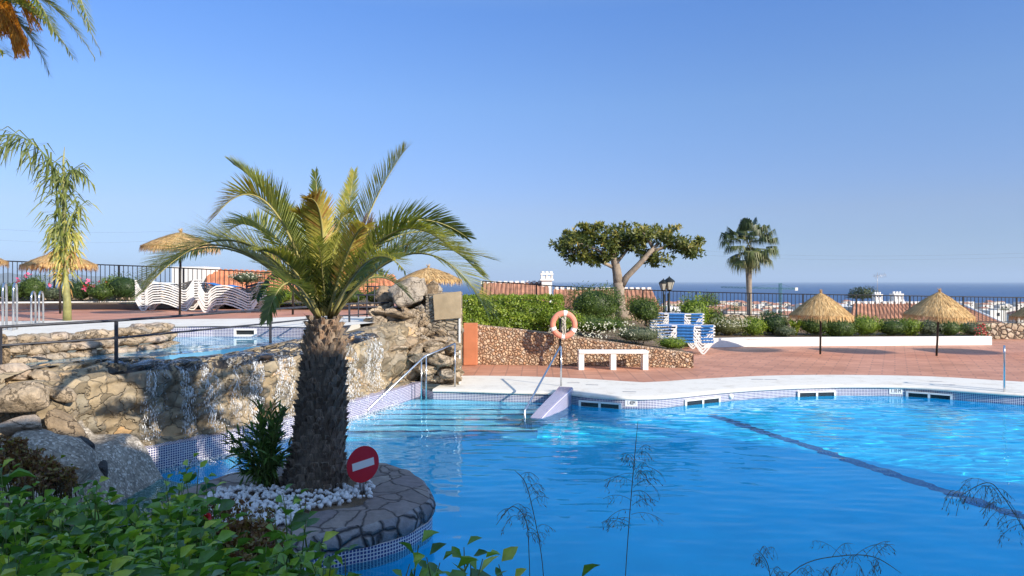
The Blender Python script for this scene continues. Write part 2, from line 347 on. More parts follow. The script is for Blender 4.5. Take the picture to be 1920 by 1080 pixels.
def cascade():
    t = NT('falling_water'); o = t.t.nodes['Material Output']
    n = t.noise(t.coord('Object', (16, 16, 1.1)), 1.6, 7, .75, .2); n2 = t.noise(t.coord(), 26, 4, .75)
    f = t.ramp(t.math('MULTIPLY', n.outputs[0], n2.outputs[0]), [(.25, (.0, .0, .0)), (.4, (.6, .6, .6))])
    t.out((.82, .85, .88), .15, 0, .6)
    tr = t.n('ShaderNodeBsdfTransparent'); mx = t.n('ShaderNodeMixShader'); t.l(f, mx.inputs[0]); t.l(tr.outputs[0], mx.inputs[1]); t.l(t.b.outputs[0], mx.inputs[2])
    t.l(mx.outputs[0], o.inputs[0]); return t.m
M['cascade'] = cascade()
def seam():
    t = NT('sea_water'); n = t.noise(t.coord('Object', (1, .25, 1)), .004, 6, .6)
    col = t.ramp(n.outputs[0], [(.3, (.012, .06, .17)), (.7, (.02, .085, .22))]); return t.out(col, .55, 0, .35)
M['sea'] = seam()
M['terrain'] = plain('scrub_hillside', (.2, .19, .13), .95, 0, .4, .02, 0)
M['hillm'] = plain('far_mountain_slopes', (.16, .17, .14), .95, 0, .3, .0008, 0)
M['glass_dark'] = plain('dark_window', (.03, .035, .04), .1, 0, .1, 3, 0)

# ================================================================= STRUCTURE
# pool outline
RI = [G(p[0], p[1], 0) for p in [(1060, 735), (1130, 742), (1200, 744), (1260, 741), (1340, 733), (1440, 726), (1560, 722), (1700, 723), (1800, 730), (1920, 738)]]
RI = [(p.x, p.y) for p in RI]+[(13.4, 15.2), (15.6, 13.4), (16.8, 10.5), (16, 7), (12.5, 4.6), (6, 3.9), (0, 3.7), (-3, 3.9), (-4.6, 5.2)]
LW = [G(p[0], p[1], -.25) for p in [(200, 900), (330, 873), (430, 850), (560, 815), (640, 790), (720, 765), (790, 742)]]
LW = [Vector((p.x, p.y)) for p in LW]
LI = [G(p[0], p[1], 0) for p in [(812, 729), (870, 730), (960, 733)]]
LI = [(p.x, p.y) for p in LI]
def smooth(pts, n=4, closed=False):
    out = []; N = len(pts); P = [Vector(p) for p in pts]
    rng = N if closed else N-1
    for i in range(rng):
        p0, p1, p2, p3 = P[(i-1) % N if closed else max(i-1, 0)], P[i], P[(i+1) % N], P[(i+2) % N if closed else min(i+2, N-1)]
        for k in range(n):
            t = k/n
            out.append(.5*((2*p1)+(p2-p0)*t+(2*p0-5*p1+4*p2-p3)*t*t+(3*p1-p0-3*p2+p3)*t**3))
    if not closed: out.append(P[-1])
    return out
RIs = smooth(RI, 4)
LWs = smooth([tuple(p) for p in LW], 6)
OUT = [tuple(p) for p in RIs]+[(-5.0, 7.0), (-5.6, 9.0)]+[tuple(p) for p in LWs]+[tuple(p) for p in smooth(LI, 3)]
def inside(x, y, poly):
    c = False; n = len(poly); j = n-1
    for i in range(n):
        a, b = poly[i], poly[j]
        if (a[1] > y) != (b[1] > y) and x < (b[0]-a[0])*(y-a[1])/(b[1]-a[1])+a[0]: c = not c
        j = i
    return c
POOLZ, FLZ = -.25, -1.5
# basin
mb = MB(); n = len(OUT); acc = 0
for i in range(n):
    p, q = OUT[i], OUT[(i+1) % n]; L = math.hypot(q[0]-p[0], q[1]-p[1])
    for z0, z1, mi in ((-.36, -.07, 0), (FLZ, -.36, 1)):
        mb.face([(p[0], p[1], z0), (q[0], q[1], z0), (q[0], q[1], z1), (p[0], p[1], z1)], .5, [(acc, z0), (acc+L, z0), (acc+L, z1), (acc, z1)], False, mi)
    acc += L
tri = tessellate_polygon([[Vector((p[0], p[1], 0)) for p in OUT]])
mb.add([(p[0], p[1], FLZ) for p in OUT], [tuple(t) for t in tri], .5, False, 2)
basin = mb.build('pool_basin', [M['mosaic'], M['floor'], M['floor']]); basin['kind'] = 'structure'
basin.cycles.is_caustics_receiver = True
# lane line on the floor
mb = MB(); A, B = Vector((4.45, 16.1)), Vector((8.3, 4.9)); dr = (B-A).normalized(); sd = Vector((-dr.y, dr.x))
for k in range(40):
    a = A+(B-A)*k/40; b = A+(B-A)*(k+1)/40
    mb.face([(*(a-sd*.13), FLZ+.006), (*(b-sd*.13), FLZ+.006), (*(b+sd*.13), FLZ+.006), (*(a+sd*.13), FLZ+.006)], .5, [(0, k*.3), (0, k*.3+.3), (.26, k*.3+.3), (.26, k*.3)])
ln = mb.build('lane_marking', M['mosaic_dark']); ln['kind'] = 'structure'; ln.cycles.is_caustics_receiver = True
# entry steps, under water
mb = MB(); mb2 = MB()
for k in range(6):
    z = -.30-.13*k; y1 = 16.75; y0 = 16.05-.42*k; xl, xr = -3.4, 1.1-.12*k
    mb.box(((xl+xr)/2, (y0+y1)/2, z-.3), (xr-xl, y1-y0, .6), 0)
    for s_ in range(1):
        mb2.face([(xl, y0-.004, z-.06), (xr, y0-.004, z-.06), (xr, y0-.004, z+.004), (xl, y0-.004, z+.004)], .5, [(0, 0), (xr-xl, 0), (xr-xl, .06), (0, .06)])
        mb2.face([(xl, y0-.004, z+.004), (xr, y0-.004, z+.004), (xr, y0+.045, z+.004), (xl, y0+.045, z+.004)], .5, [(0, 0), (xr-xl, 0), (xr-xl, .07), (0, .07)])
st = mb.build('pool_steps', M['floor_pale']); st['kind'] = 'structure'; st.cycles.is_caustics_receiver = True
st2 = mb2.build('step_edging', M['mosaic_dark']); st2['kind'] = 'structure'; st2.cycles.is_caustics_receiver = True
# water surface with real ripples
def waterz(x, y):
    q1 = Vector((x*1.3+y*.75, y*1.9-x*.15, 0))
    q2 = Vector((x*.9+y*.9, y*2.4-x*.2, 5)); h = .008*noise.noise(q1*.9)+.0072*noise.noise(q2*2.2+Vector((9, 3, 1)))+.0021*noise.noise(q2*4.4)
    r = math.hypot(x+2.2, y-13.2); h += .003*math.sin(r*9)*math.exp(-r*.45)
    r2 = math.hypot(x+4.6, y-9.9); h += .006*nz(x*4, y*4, 3)*math.exp(-r2*.7)
    return h
def water_mesh(name, poly, z, st, mat, x0, x1, y0, y1, amp=1, seed=0):
    nx, ny = int((x1-x0)/st), int((y1-y0)/st); idx = {}; vs = []; fs = []
    ins = {}
    for j in range(ny):
        y = y0+(j+.5)*st
        xs = []
        m = len(poly); jj = m-1
        for i in range(m):
            a, b = poly[i], poly[jj]
            if (a[1] > y) != (b[1] > y): xs.append((b[0]-a[0])*(y-a[1])/(b[1]-a[1])+a[0])
            jj = i
        xs.sort()
        for s0, s1 in zip(xs[::2], xs[1::2]):
            for i in range(max(0, int((s0-x0)/st-1)), min(nx, int((s1-x0)/st+1.9))):
                f = []
                for di, dj in ((0, 0), (1, 0), (1, 1), (0, 1)):
                    key = (i+di, j+dj)
                    if key not in idx:
                        X, Y = x0+key[0]*st, y0+key[1]*st
                        idx[key] = len(vs); vs.append((X, Y, z+waterz(X+seed, Y+seed)*amp))
                    f.append(idx[key])
                fs.append(tuple(f))
    me = bpy.data.meshes.new(name); me.from_pydata(vs, [], fs); me.polygons.foreach_set('use_smooth', [True]*len(fs)); me.materials.append(mat)
    o = bpy.data.objects.new(name, me); COL.objects.link(o); o['kind'] = 'structure'; o.cycles.is_caustics_caster = True; return o
water_mesh('pool_water', OUT, POOLZ, .046, M['water'], -7.5, 17.2, 3.6, 19)

# coping, main pool
CO_px = [(865, 704), (1000, 706), (1130, 712), (1210, 717), (1300, 711), (1450, 704), (1600, 703), (1750, 706), (1920, 716)]
CO = [G(a, b, 0) for a, b in CO_px]; CO = [(p.x, p.y) for p in CO]+[(14.6, 17), (17.6, 14.5), (19, 10.5), (18, 5.8), (13.3, 2.8), (6, 2), (0, 1.8), (-3, 2.0), (-5.8, 4.2)]
COs = smooth(CO, 4)
IN2 = [tuple(p) for p in smooth(LI, 3)]+[tuple(p) for p in RIs]
def strip(mb, inner, outer, prof):
    m = 90
    def res(P):
        P = [Vector(p[:2]) for p in P]; d = [0]
        for a, b in zip(P, P[1:]): d.append(d[-1]+(b-a).length)
        out = []; j = 0
        for k in range(m+1):
            t = d[-1]*k/m
            while j < len(P)-2 and d[j+1] < t: j += 1
            out.append(P[j]+(P[j+1]-P[j])*((t-d[j])/max(1e-9, d[j+1]-d[j])))
        return out
    I, O = res(inner), res(outer)
    # match outer to nearest along param
    rows = []
    for k in range(m+1):
        r = []
        for t, z in prof: q = I[k]+(O[k]-I[k])*t; r.append((q.x, q.y, z))
        rows.append(r)
    q = len(prof); vs = [p for r in rows for p in r]
    mb.add(vs, [(k*q+j, (k+1)*q+j, (k+1)*q+j+1, k*q+j+1) for k in range(m) for j in range(q-1)], .5, True)
mb = MB(); strip(mb, IN2, [(-1.45, 19.0)]+[tuple(p) for p in COs], [(.01, -.075), (-.015, -.07), (-.022, -.04), (-.012, -.01), (.01, .0), (.12, .004), (.9, .004), (1, .002)])
cp = mb.build('pool_coping', M['coping']); cp['kind'] = 'structure'
# small drain slots and skimmer lids in the coping
# lower deck with a hole
def poly_hole(mb, outer, holes, z, mi=0):
    ps = [[Vector((p[0], p[1], 0)) for p in outer]]+[[Vector((p[0], p[1], 0)) for p in h] for h in holes]
    tri = tessellate_polygon(ps); allp = [p for q in ps for p in q]
    mb.add([(p.x, p.y, z) for p in allp], [tuple(t) for t in tri], .5, False, mi)
mb = MB()
oc = [(-1.5, 19.2)]+[tuple(p) for p in COs]
oc_in = [(p[0], p[1]) for p in oc]
poly_hole(mb, [(-1.5, 32), (60, 32), (60, -12), (-30, -12), (-30, 3), (-6, 3)]+list(reversed([p for p in oc_in])), [], -.006)
dk = mb.build('pool_deck', M['deck']); dk['kind'] = 'structure'
mb = MB(); pts = [G(868, 704, 0), G(893, 684, 0), G(1302, 691, 0), G(1311, 712, 0), G(1210, 718, 0), G(1130, 713, 0), G(1000, 707, 0)]
mb.add([(p.x, p.y, .0) for p in pts], [tuple(t) for t in tessellate_polygon([[Vector((p.x, p.y, 0)) for p in pts]])], .5)
ds = mb.build('tiled_walkway', M['deck2']); ds['kind'] = 'structure'

# terrain, sea, mountains
def terr(x, y):
    if y < 33: z = -3.0
    elif y < 480: z = -3.0-(y-33)*.052
    else: z = -26.24-(y-480)*.0165
    if y > 1250: z -= (y-1250)*.1
    if x < -40: z += min(14, (-40-x)*.012)
    return z+(nz(x*.01, y*.01)*2 if y > 80 else 0)
mb = MB(); xs = [-1500, -900, -600, -400, -280, -200, -140, -100, -70, -45, -20, 0, 20, 45, 70, 100, 140, 200, 280, 400, 520, 660, 820, 1000, 1300, 1700]
ys = [-60, 0, 20, 33, 45, 60, 80, 110, 150, 200, 260, 330, 410, 500, 600, 720, 860, 1000, 1150, 1300, 1500]
vs = [(x*(1 if y < 300 else 1), y, terr(x, y)) for y in ys for x in xs]; w_ = len(xs)
mb.add(vs, [(j*w_+i, j*w_+i+1, (j+1)*w_+i+1, (j+1)*w_+i) for j in range(len(ys)-1) for i in range(w_-1)], .5, True)
tr_ = mb.build('terrain', M['terrain']); tr_['kind'] = 'structure'
mb = MB(); mb.face([(-45000, 900, -46), (60000, 900, -46), (60000, 60000, -46), (-45000, 60000, -46)])
se = mb.build('sea', M['sea']); se['kind'] = 'structure'
mb = MB(); NN = 90; rows = []
for j in range(7):
    r = []
    for i in range(NN+1):
        px = -900+i*(1330)/NN; y = 9000+j*700; e = max(0, min(1, (430-px)/350))
        h = (150+70*nz(px*.008, 2)+35*nz(px*.03, 5))*e*math.sin(math.pi*min(1, (j+.3)/6.5))*1.15-60
        r.append(((px-960)*y/F, y, h+25*nz(px*.05, j*.9)))
    rows += r
mb.add(rows, [(j*(NN+1)+i, j*(NN+1)+i+1, (j+1)*(NN+1)+i+1, (j+1)*(NN+1)+i) for j in range(6) for i in range(NN)], .5, True)
hl = mb.build('mountains', M['hillm']); hl['kind'] = 'structure'

# ---- upper terrace
UZ = 1.5; UW = 1.27
back = [G(318, 612, UZ), G(400, 611, UZ), G(480, 611.5, UZ), G(570, 613, UZ), G(630, 617, UZ)]
lipb = [G(600, 634, UW), G(560, 641, UW), G(430, 653, UW), G(220, 676, UW), G(30, 691, UW), G(-120, 705, UW)]
leftb = [G(-120, 694, UW), G(30, 682, UW), G(100, 674, UW), G(200, 663, UW), G(290, 654, UW), G(318, 645, UW)]
UP = [(p.x, p.y) for p in back]+[(-4.2, 15.4)]+[(p.x, p.y) for p in lipb]+[(p.x, p.y) for p in leftb]
mb = MB(); acc = 0
bk = [(p.x, p.y) for p in back]+[(-4.2, 15.4)]
for p, q in zip(bk, bk[1:]):
    L = math.hypot(q[0]-p[0], q[1]-p[1])
    mb.face([(p[0], p[1], 1.15), (q[0], q[1], 1.15), (q[0], q[1], UZ-.03), (p[0], p[1], UZ-.03)], .5, [(acc, 1.15), (acc+L, 1.15), (acc+L, UZ), (acc, UZ)], False, 0); acc += L
for i in range(len(UP)):
    p, q = UP[i], UP[(i+1) % len(UP)]
    mb.face([(p[0], p[1], .75), (q[0], q[1], .75), (q[0], q[1], 1.15), (p[0], p[1], 1.15)], .5, [(0, 0)]*4, False, 1)
mb.add([(p[0], p[1], .75) for p in UP], [tuple(t) for t in tessellate_polygon([[Vector((p[0], p[1], 0)) for p in UP]])], .5, False, 1)
ub = mb.build('upper_pool_basin', [M['mosaic'], M['floor_pale']]); ub['kind'] = 'structure'; ub.cycles.is_caustics_receiver = True
water_mesh('upper_pool_water', UP, UW, .08, M['water2'], -12, -3, 8.6, 16.6, .6, 40)
# terrace floor (red) and white coping
mb = MB()
T_hole = [(p.x, p.y) for p in back]+[(-4.2, 15.4)]
cop_out = [(-14, 17.6)]+[(p.x, p.y) for p in [G(250, 599, UZ), G(330, 598, UZ), G(470, 597, UZ), G(600, 592, UZ)]]+[(-3.6, 20.2), (-1.6, 20.4)]
poly_hole(mb, [(-60, 17.6)]+cop_out+[(-1.6, 32), (-60, 32)], [], UZ)
td = mb.build('upper_terrace', M['deck']); td['kind'] = 'structure'
mb = MB()
lf = [(p.x, p.y) for p in leftb]
poly_hole(mb, [(-60, 17.6)]+cop_out+[(-3.2, 18.6), (-3.3, 17.4), (-4.1, 15.5)]+[(p.x, p.y) for p in reversed(back)]+[(-7.6, 14.4)]+[(a-.45, b+.35) for a, b in reversed(lf[:-1])]+[(-60, 10)], [], UZ-.004)
tc_ = mb.build('upper_pool_coping', M['coping']); tc_['kind'] = 'structure'
mb = MB(); mb.prism([(-1.6, 20.4), (-1.6, 32), (-1.75, 32), (-1.75, 20.4)], -3, UZ-.01)
mb.build('terrace_edge', M['white'])['kind'] = 'structure'
# near planting bed ground, left bank
def bankh(x, y):
    e = max(0, min(1, (-x-4.55)/.8)); B = -.6+.95*e*e*(3-2*e)
    if y > 9.1 and x < -5.9: B += min(.8, (y-9.1)*.9)*min(1, (-5.9-x)/.5)
    A = .35+max(0, min(.5, (-x-1.5)*.22)); A -= max(0, y-4.9)*(1.2 if x > -3.2 else .1)
    w = max(0, min(1, (y-5.6)/1.2)); w = w*w*(3-2*w)
    return A*(1-w)+B*w+.05*nz(x*2.3, y*2.3)+.03*nz(x*7, y*7, 2)
mb = MB(); gx = [-11+.12*i for i in range(int(14.4/.12))]; gy = [1.2+.12*j for j in range(int(9/.12))]
ok = lambda x, y: (x < -3.85 and y < 10.2) or (y < 5.6 and x < 3.3) or (x < -3.2 and y < 6.6)
vs = [(x, y, bankh(x, y)) for y in gy for x in gx]; W = len(gx); fs = []; fs2 = []
for j in range(len(gy)-1):
    for i in range(W-1):
        if ok(gx[i]+.06, gy[j]+.06): (fs if (gy[j] > 6.4) else fs2).append((j*W+i, j*W+i+1, (j+1)*W+i+1, (j+1)*W+i))
mb.add(vs, fs, .5, True, 0); mb.add(vs, fs2, .5, True, 1)
mb.build('ground', [M['pebbly'], M['soil']])['kind'] = 'structure'

# ---------------------------------------------------------------- waterfall wall
def path_at(P, s):
    d = 0
    for a, b in zip(P, P[1:]):
        L = (b-a).length
        if d+L >= s or b is P[-1]:
            t = (b-a)/L; return a+t*(s-d), t
        d += L
WL = [Vector((-6.35, 8.9))]+[Vector(p) for p in LWs]+[Vector((-1.9, 18.2))]
Ltot = sum((b-a).length for a, b in zip(WL, WL[1:]))
def wall_pt(s, off, z, rough=1):
    p, t = path_at(WL, max(0, min(Ltot-.001, s)))
    # smoothed normal
    p2, t2 = path_at(WL, max(0, min(Ltot-.001, s-.4))); p3, t3 = path_at(WL, max(0, min(Ltot-.001, s+.4)))
    tt = (t+t2+t3).normalized(); nrm = Vector((-tt.y, tt.x))
    q = p+nrm*off; v = Vector((q.x, q.y, z))
    n1 = noise.noise(v*1.4)*.16+noise.noise(v*3.6+Vector((5, 1, 2)))*.09+noise.noise(v*8)*.035
    c = noise.voronoi(Vector((v.x*2.6, v.y*2.6, v.z*3.2)))[0]; n1 += (min(.25, c[1]-c[0])-.12)*.45
    n1 *= rough
    return Vector((q.x-nrm.x*n1, q.y-nrm.y*n1, z+n1*.35))
def topz(s):
    u = s/Ltot; return 1.22+.10*math.sin(s*1.3)*.4+max(0, u-.62)*.9
def profile(s):
    h = topz(s); u = s/Ltot
    led = .28+.12*math.sin(s*1.1)
    bulge = .18*max(0, math.sin(s*1.15+.6))
    return [(.04, .06), (.12, .12), (led, .15), (led+.08, .25), (led+.02-bulge*.5, .5), (led+.02-bulge, .8), (led+.02-bulge, h-.25), (led+.06-bulge, h-.1), (led+.22-bulge*.5, h), (led+.5, h+.05), (led+.85, h+.04), (led+1.05, h-.05), (led+1.1, h-.4)]
def wall_grid(s0, s1, ds, sub, rough=1, lo=0, hi=13, push=0):
    rows = []; ns = int((s1-s0)/ds)
    for i in range(ns+1):
        s = s0+(s1-s0)*i/ns; P = profile(s)[lo:hi]; row = []
        for (a, b) in zip(P, P[1:]):
            L = math.hypot(b[0]-a[0], b[1]-a[1]); k = max(1, int(sub))
            for j in range(k): t = j/k; row.append((a[0]+(b[0]-a[0])*t, a[1]+(b[1]-a[1])*t))
        row.append(P[-1]); rows.append([wall_pt(s, o-push, z, rough if z > .1 else .15) for o, z in row])
    return rows
mb = MB(); rows = wall_grid(0, Ltot, .045, 7); q = len(rows[0])
mb.add([p for r in rows for p in r], [(i*q+j, (i+1)*q+j, (i+1)*q+j+1, i*q+j+1) for i in range(len(rows)-1) for j in range(q-1)], .5, True)
ww = empty('waterfall_wall', (LW[2].x, LW[2].y, 0), 'curved stone wall of mixed brown rocks with water running over its lip into the pool', 'wall')
mb.build('stonework', M['stone_fall'], ww)
mb = MB(); acc = 0
for k in range(60):
    s0, s1 = .9+(Ltot-1.9)*k/60, .9+(Ltot-1.9)*(k+1)/60
    p, t = path_at(WL, s0); q_, t2 = path_at(WL, s1); n1 = Vector((-t.y, t.x)); n2 = Vector((-t2.y, t2.x)); L = (q_-p).length
    u = s0/Ltot
    a, b = p-n1*.04, q_-n2*.04
    mb.face([(a.x, a.y, -.5), (b.x, b.y, -.5), (b.x, b.y, .09), (a.x, a.y, .09)], .5, [(acc, 0), (acc+L, 0), (acc+L, .6), (acc, .6)], False, 1 if u > .5 else 0)
    a2, b2 = p+n1*.14, q_+n2*.14
    mb.face([(a.x, a.y, .09), (b.x, b.y, .09), (b2.x, b2.y, .11), (a2.x, a2.y, .11)], .5, [(acc, 0), (acc+L, 0), (acc+L, .18), (acc, .18)], False, 1 if u > .5 else 0)
    acc += L
mb.build('mosaic_kerb', [M['mosaic'], M['mosaic_pale']], ww)
mb = MB(); gr = []
for i in range(60):
    t_ = i/59; x_ = -6.45-4.2*t_; y_ = 9.15-.9*t_; row = []
    for j in range(16): z_ = -.4+1.66*j/15; row.append((x_+.05*nz(x_*4, z_*4), y_-.12*nz(x_*2.2, z_*2.4)-.04*nz(x_*7, z_*7), z_))
    row += [(x_, y_+.5, 1.32), (x_, y_+1.1, 1.3), (x_, y_+1.15, .6)]; gr.append(row)
mb.add([p for r in gr for p in r], [(i*19+j, (i+1)*19+j, (i+1)*19+j+1, i*19+j+1) for i in range(59) for j in range(18)], .5, True)
mb.build('side_stonework', M['stone_fall'], ww)
# falling water: films clinging to the stone and spray
mb = MB(); fcas = []
streams = [(1.9, 2.3), (2.5, 3.2), (3.4, 4.0), (4.3, 4.8), (5.0, 5.8), (6.1, 7.0), (7.3, 7.9)]
for s0, s1 in streams:
    rows = wall_grid(s0, s1, .05, 5, 1, 3, 10, .03); q = len(rows[0])
    mb.add([p for r in rows for p in r], [(i*q+j, (i+1)*q+j, (i+1)*q+j+1, i*q+j+1) for i in range(len(rows)-1) for j in range(q-1)], .5, True)
tag(mb.build('water_film', M['cascade']), 'thin sheets of water running down the face of the stone wall', 'waterfall', None, 'stuff')
def wet():
    t = NT('wet_stone_sheen'); o = t.t.nodes['Material Output']; n = t.noise(t.coord(), 7, 4); b = t.bump(n.outputs[0], .8, .03)
    tr = t.n('ShaderNodeBsdfTransparent'); tr.inputs[0].default_value = (.42, .43, .48, 1); g = t.n('ShaderNodeBsdfGlossy'); g.inputs['Roughness'].default_value = .18; t.l(b, g.inputs['Normal'])
    fr = t.n('ShaderNodeFresnel'); fr.inputs[0].default_value = 1.5; t.l(b, fr.inputs[1]); mx = t.n('ShaderNodeMixShader'); t.l(fr.outputs[0], mx.inputs[0]); t.l(tr.outputs[0], mx.inputs[1]); t.l(g.outputs[0], mx.inputs[2]); t.l(mx.outputs[0], o.inputs[0]); return t.m
mb = MB(); rows = wall_grid(1.5, 8.0, .05, 5, 1, 7, 12, .012); q = len(rows[0])
mb.add([p for r in rows for p in r], [(i*q+j, (i+1)*q+j, (i+1)*q+j+1, i*q+j+1) for i in range(len(rows)-1) for j in range(q-1)], .5, True)
tag(mb.build('overflow_water', wet()), 'dark wet sheen of water sliding over the lip of the stone wall', 'water', None, 'stuff')
mb = MB()
def drop(c, r, e):
    vs = [(c[0]+r, c[1], c[2]), (c[0], c[1]+r, c[2]), (c[0]-r, c[1], c[2]), (c[0], c[1]-r, c[2]), (c[0], c[1], c[2]+e), (c[0], c[1], c[2]-e)]
    mb.add(vs, [(0, 1, 4), (1, 2, 4), (2, 3, 4), (3, 0, 4), (1, 0, 5), (2, 1, 5), (3, 2, 5), (0, 3, 5)], .5, True)
cores = []
for s0, s1 in streams:
    for k in range(int((s1-s0)*14)): cores.append((U(s0, s1), U(.006, .05), U(.3, .8)))
for s_, w0, dens in cores:
    for k in range(int(190*dens)):
        z = U(.0, 1.12); s = s_+rnd.gauss(0, w0*(1.6-z)); P = profile(s); pu = .05+.16*(1.1-z)*rnd.random()
        p = wall_pt(s, P[5][0]-pu, z, .9); r = U(.003, .0075); drop(p, r*.8, r*U(1.5, 6))
for k in range(3600):   # foam where it lands
    s = rnd.choice(cores)[0]+rnd.gauss(0, .25); p, t = path_at(WL, s); n1 = Vector((-t.y, t.x)); o = -abs(rnd.gauss(0, .28)); q_ = p+n1*(o+.02); r = U(.005, .014)
    drop((q_.x, q_.y, POOLZ+U(0, .05) if rnd.random() < .8 else U(-.2, .2)), r, r*.6)
tag(mb.build('water_spray', M['droplet']), 'white drops and foam splashing down the stone wall', 'spray', None, 'stuff')

# ---------------------------------------------------------------- rocks
_bm = bmesh.new(); bmesh.ops.create_icosphere(_bm, subdivisions=4, radius=1); _bm.verts.ensure_lookup_table()
ICO = ([v.co.copy() for v in _bm.verts], [tuple(v.index for v in f.verts) for f in _bm.faces]); _bm.free()
_bm = bmesh.new(); bmesh.ops.create_icosphere(_bm, subdivisions=2, radius=1); _bm.verts.ensure_lookup_table()
ICO2 = ([v.co.copy() for v in _bm.verts], [tuple(v.index for v in f.verts) for f in _bm.faces]); _bm.free()
_bm = bmesh.new(); bmesh.ops.create_icosphere(_bm, subdivisions=1, radius=1); _bm.verts.ensure_lookup_table()
ICO1 = ([v.co.copy() for v in _bm.verts], [tuple(v.index for v in f.verts) for f in _bm.faces]); _bm.free()
def rock(mb, c, r, rot=(0, 0, 0), seed=0, sq=.6, ico=ICO, am=.22, a=.5):
    from mathutils import Euler
    R = Euler(rot).to_matrix(); sv = Vector((seed*3.7, seed*1.3, seed*7.1)); vs = []
    planes = []
    rr = random.Random(seed*991+3)
    for k in range(13):
        d = Vector((rr.gauss(0, 1), rr.gauss(0, 1), rr.gauss(0, .8))).normalized(); planes.append((d, rr.uniform(.5, .85)))
    for v in ico[0]:
        p = v.copy()
        for d, h in planes:
            q = p.dot(d)
            if q > h: p -= d*(q-h)*min(1, sq*1.55)
        p *= 1+am*noise.noise(v*1.6+sv)+am*.45*noise.noise(v*4.5+sv)-am*.35*abs(noise.noise(v*6+sv*2))+am*.2*noise.noise(v*12+sv)
        p = Vector((p.x*r[0], p.y*r[1], p.z*r[2])); vs.append(R@p+Vector(c))
    mb.add(vs, ico[1], a, True)
# big rock outcrop on the right end of the wall
oc_ = empty('rock_outcrop', (-2.6, 18.2, 0), 'tall heap of weathered boulders with a big grey boulder on top', 'rocks')
def orock(px, py, d, wpx, hpx, m, rot=0, seed=0, dep=None, am=.22):
    c = D(px, py, d); sc_ = 1.1 if wpx > 33 else 1.0; rx = wpx/2*d/F*sc_; rz = hpx/2*d/F*(1+(sc_-1)*.7); mb = MB(); rock(mb, c, (rx, dep or rx*.8, rz), (U(-.15, .15), -rot, U(-.5, .5)), seed, .6, ICO, am)
    mb.build('rock', M[m], oc_)
for i, a in enumerate([
    (762, 548, 17.9, 84, 62, 'rockB', .1), (722, 560, 18.3, 40, 50, 'rockC', .5), (802, 560, 18.3, 34, 70, 'rockC', -.5), (748, 592, 17.8, 90, 22, 'rockC', -.1),
    (775, 612, 17.7, 64, 62, 'rockA', 0), (735, 605, 17.8, 60, 44, 'rockA', .6), (806, 600, 18, 50, 50, 'rockC', .7), (818, 578, 18.4, 44, 40, 'rockB', .3),
    (700, 606, 18, 60, 28, 'rockB', .4), (716, 628, 17.5, 70, 24, 'rockA', .1), (770, 640, 17.2, 76, 26, 'rockC', .05), (742, 628, 17.4, 40, 30, 'rockC', 0),
    (828, 612, 17.9, 50, 30, 'rockA', -.5), (842, 590, 18.2, 50, 34, 'rockA', -.4), (838, 632, 17.6, 52, 24, 'rockB', .2), (812, 650, 17.3, 56, 26, 'rockA', -.1),
    (845, 652, 17.3, 44, 22, 'rockC', .3), (700, 640, 16.9, 76, 26, 'rockA', .25), (668, 646, 16.9, 60, 24, 'rockB', .4), (740, 654, 16.9, 70, 26, 'rockA', .1),
    (790, 670, 17.1, 60, 26, 'rockB', .3), (826, 676, 17.1, 60, 24, 'rockA', -.2), (850, 680, 17.2, 34, 26, 'rockC', .1), (800, 692, 17.1, 60, 22, 'rockA', .1),
    (838, 700, 17.1, 50, 20, 'rockB', 0), (772, 700, 17.3, 50, 26, 'rockA', .4), (690, 622, 17.3, 40, 18, 'rockC', .7), (786, 586, 17.9, 30, 26, 'rockA', -.3),
    (756, 676, 17.2, 56, 30, 'rockA', .2), (820, 545, 18.7, 30, 22, 'rockB', .5), (858, 615, 17.7, 26, 30, 'rockB', .1), (780, 655, 17.0, 40, 18, 'rockA', .5)]):
    orock(*a, seed=i+1)
for k in range(58):
    px = U(690, 800); py = U(575, 650); orock(px, py, 17.35+.006*(650-py)+U(-.1, .2), U(20, 40), U(12, 26), rnd.choice(['rockA', 'rockB', 'rockC', 'rockA']), U(-.6, .6), 150+k, .14, .34)
for k in range(70):
    px = U(784, 858); py = U(570, 712); orock(px, py, 17.15+.004*(712-py), U(18, 40), U(10, 20), rnd.choice(['rockA', 'rockB', 'rockC', 'rockA']), U(-.4, .4), 50+k, .12)
mb = MB()   # masonry core of the heap
mb.prism([(-3.3, 18.1), (-2.05, 17.8), (-2.05, 19), (-3.2, 19)], 0, 1.55); mb.prism([(-2.9, 18.2), (-2.2, 18.1), (-2.2, 18.9), (-2.8, 18.9)], 1.55, 2.1)
mb.build('masonry_core', M['pier'], oc_)
pr = empty('stone_pier', (-1.6, 19.3, 0), 'tall stone pier with a flat beige slab face beside the hedge', 'wall')
mb = MB(); mb.prism([(-2.1, 17.55), (-1.27, 17.35), (-1.47, 21.3), (-2.3, 21.3)], 0, 2.18); mb.build('stonework', M['pier'], pr)
mb = MB(); p = D(838, 572, 17.3)
c = [D(812, 553, 17.42), D(864, 546, 17.28), D(864, 596, 17.28), D(815, 600, 17.42)]
mb.add([(v.x, v.y, v.z) for v in c]+[(v.x, v.y+.1, v.z) for v in c], [(0, 1, 2, 3), (0, 4, 5, 1), (1, 5, 6, 2), (3, 2, 6, 7), (0, 3, 7, 4)], .5)
mb.build('slab', plain('sandstone_slab', (.50, .37, .22), .85, 0, .2, 3, .4), pr)
mb = MB(); mb.box((-1.262, 17.36, 1.1), (.04, .06, 2.16)); mb.build('edge_trim', M['wall_white'], pr)
mb = MB(); a, b, c = G(868, 686, 0), G(893, 684, 0), 1.25
mb.box(((a.x+b.x)/2+.02, 21.5, c/2), (.42, .3, c), 0, bev=.02)
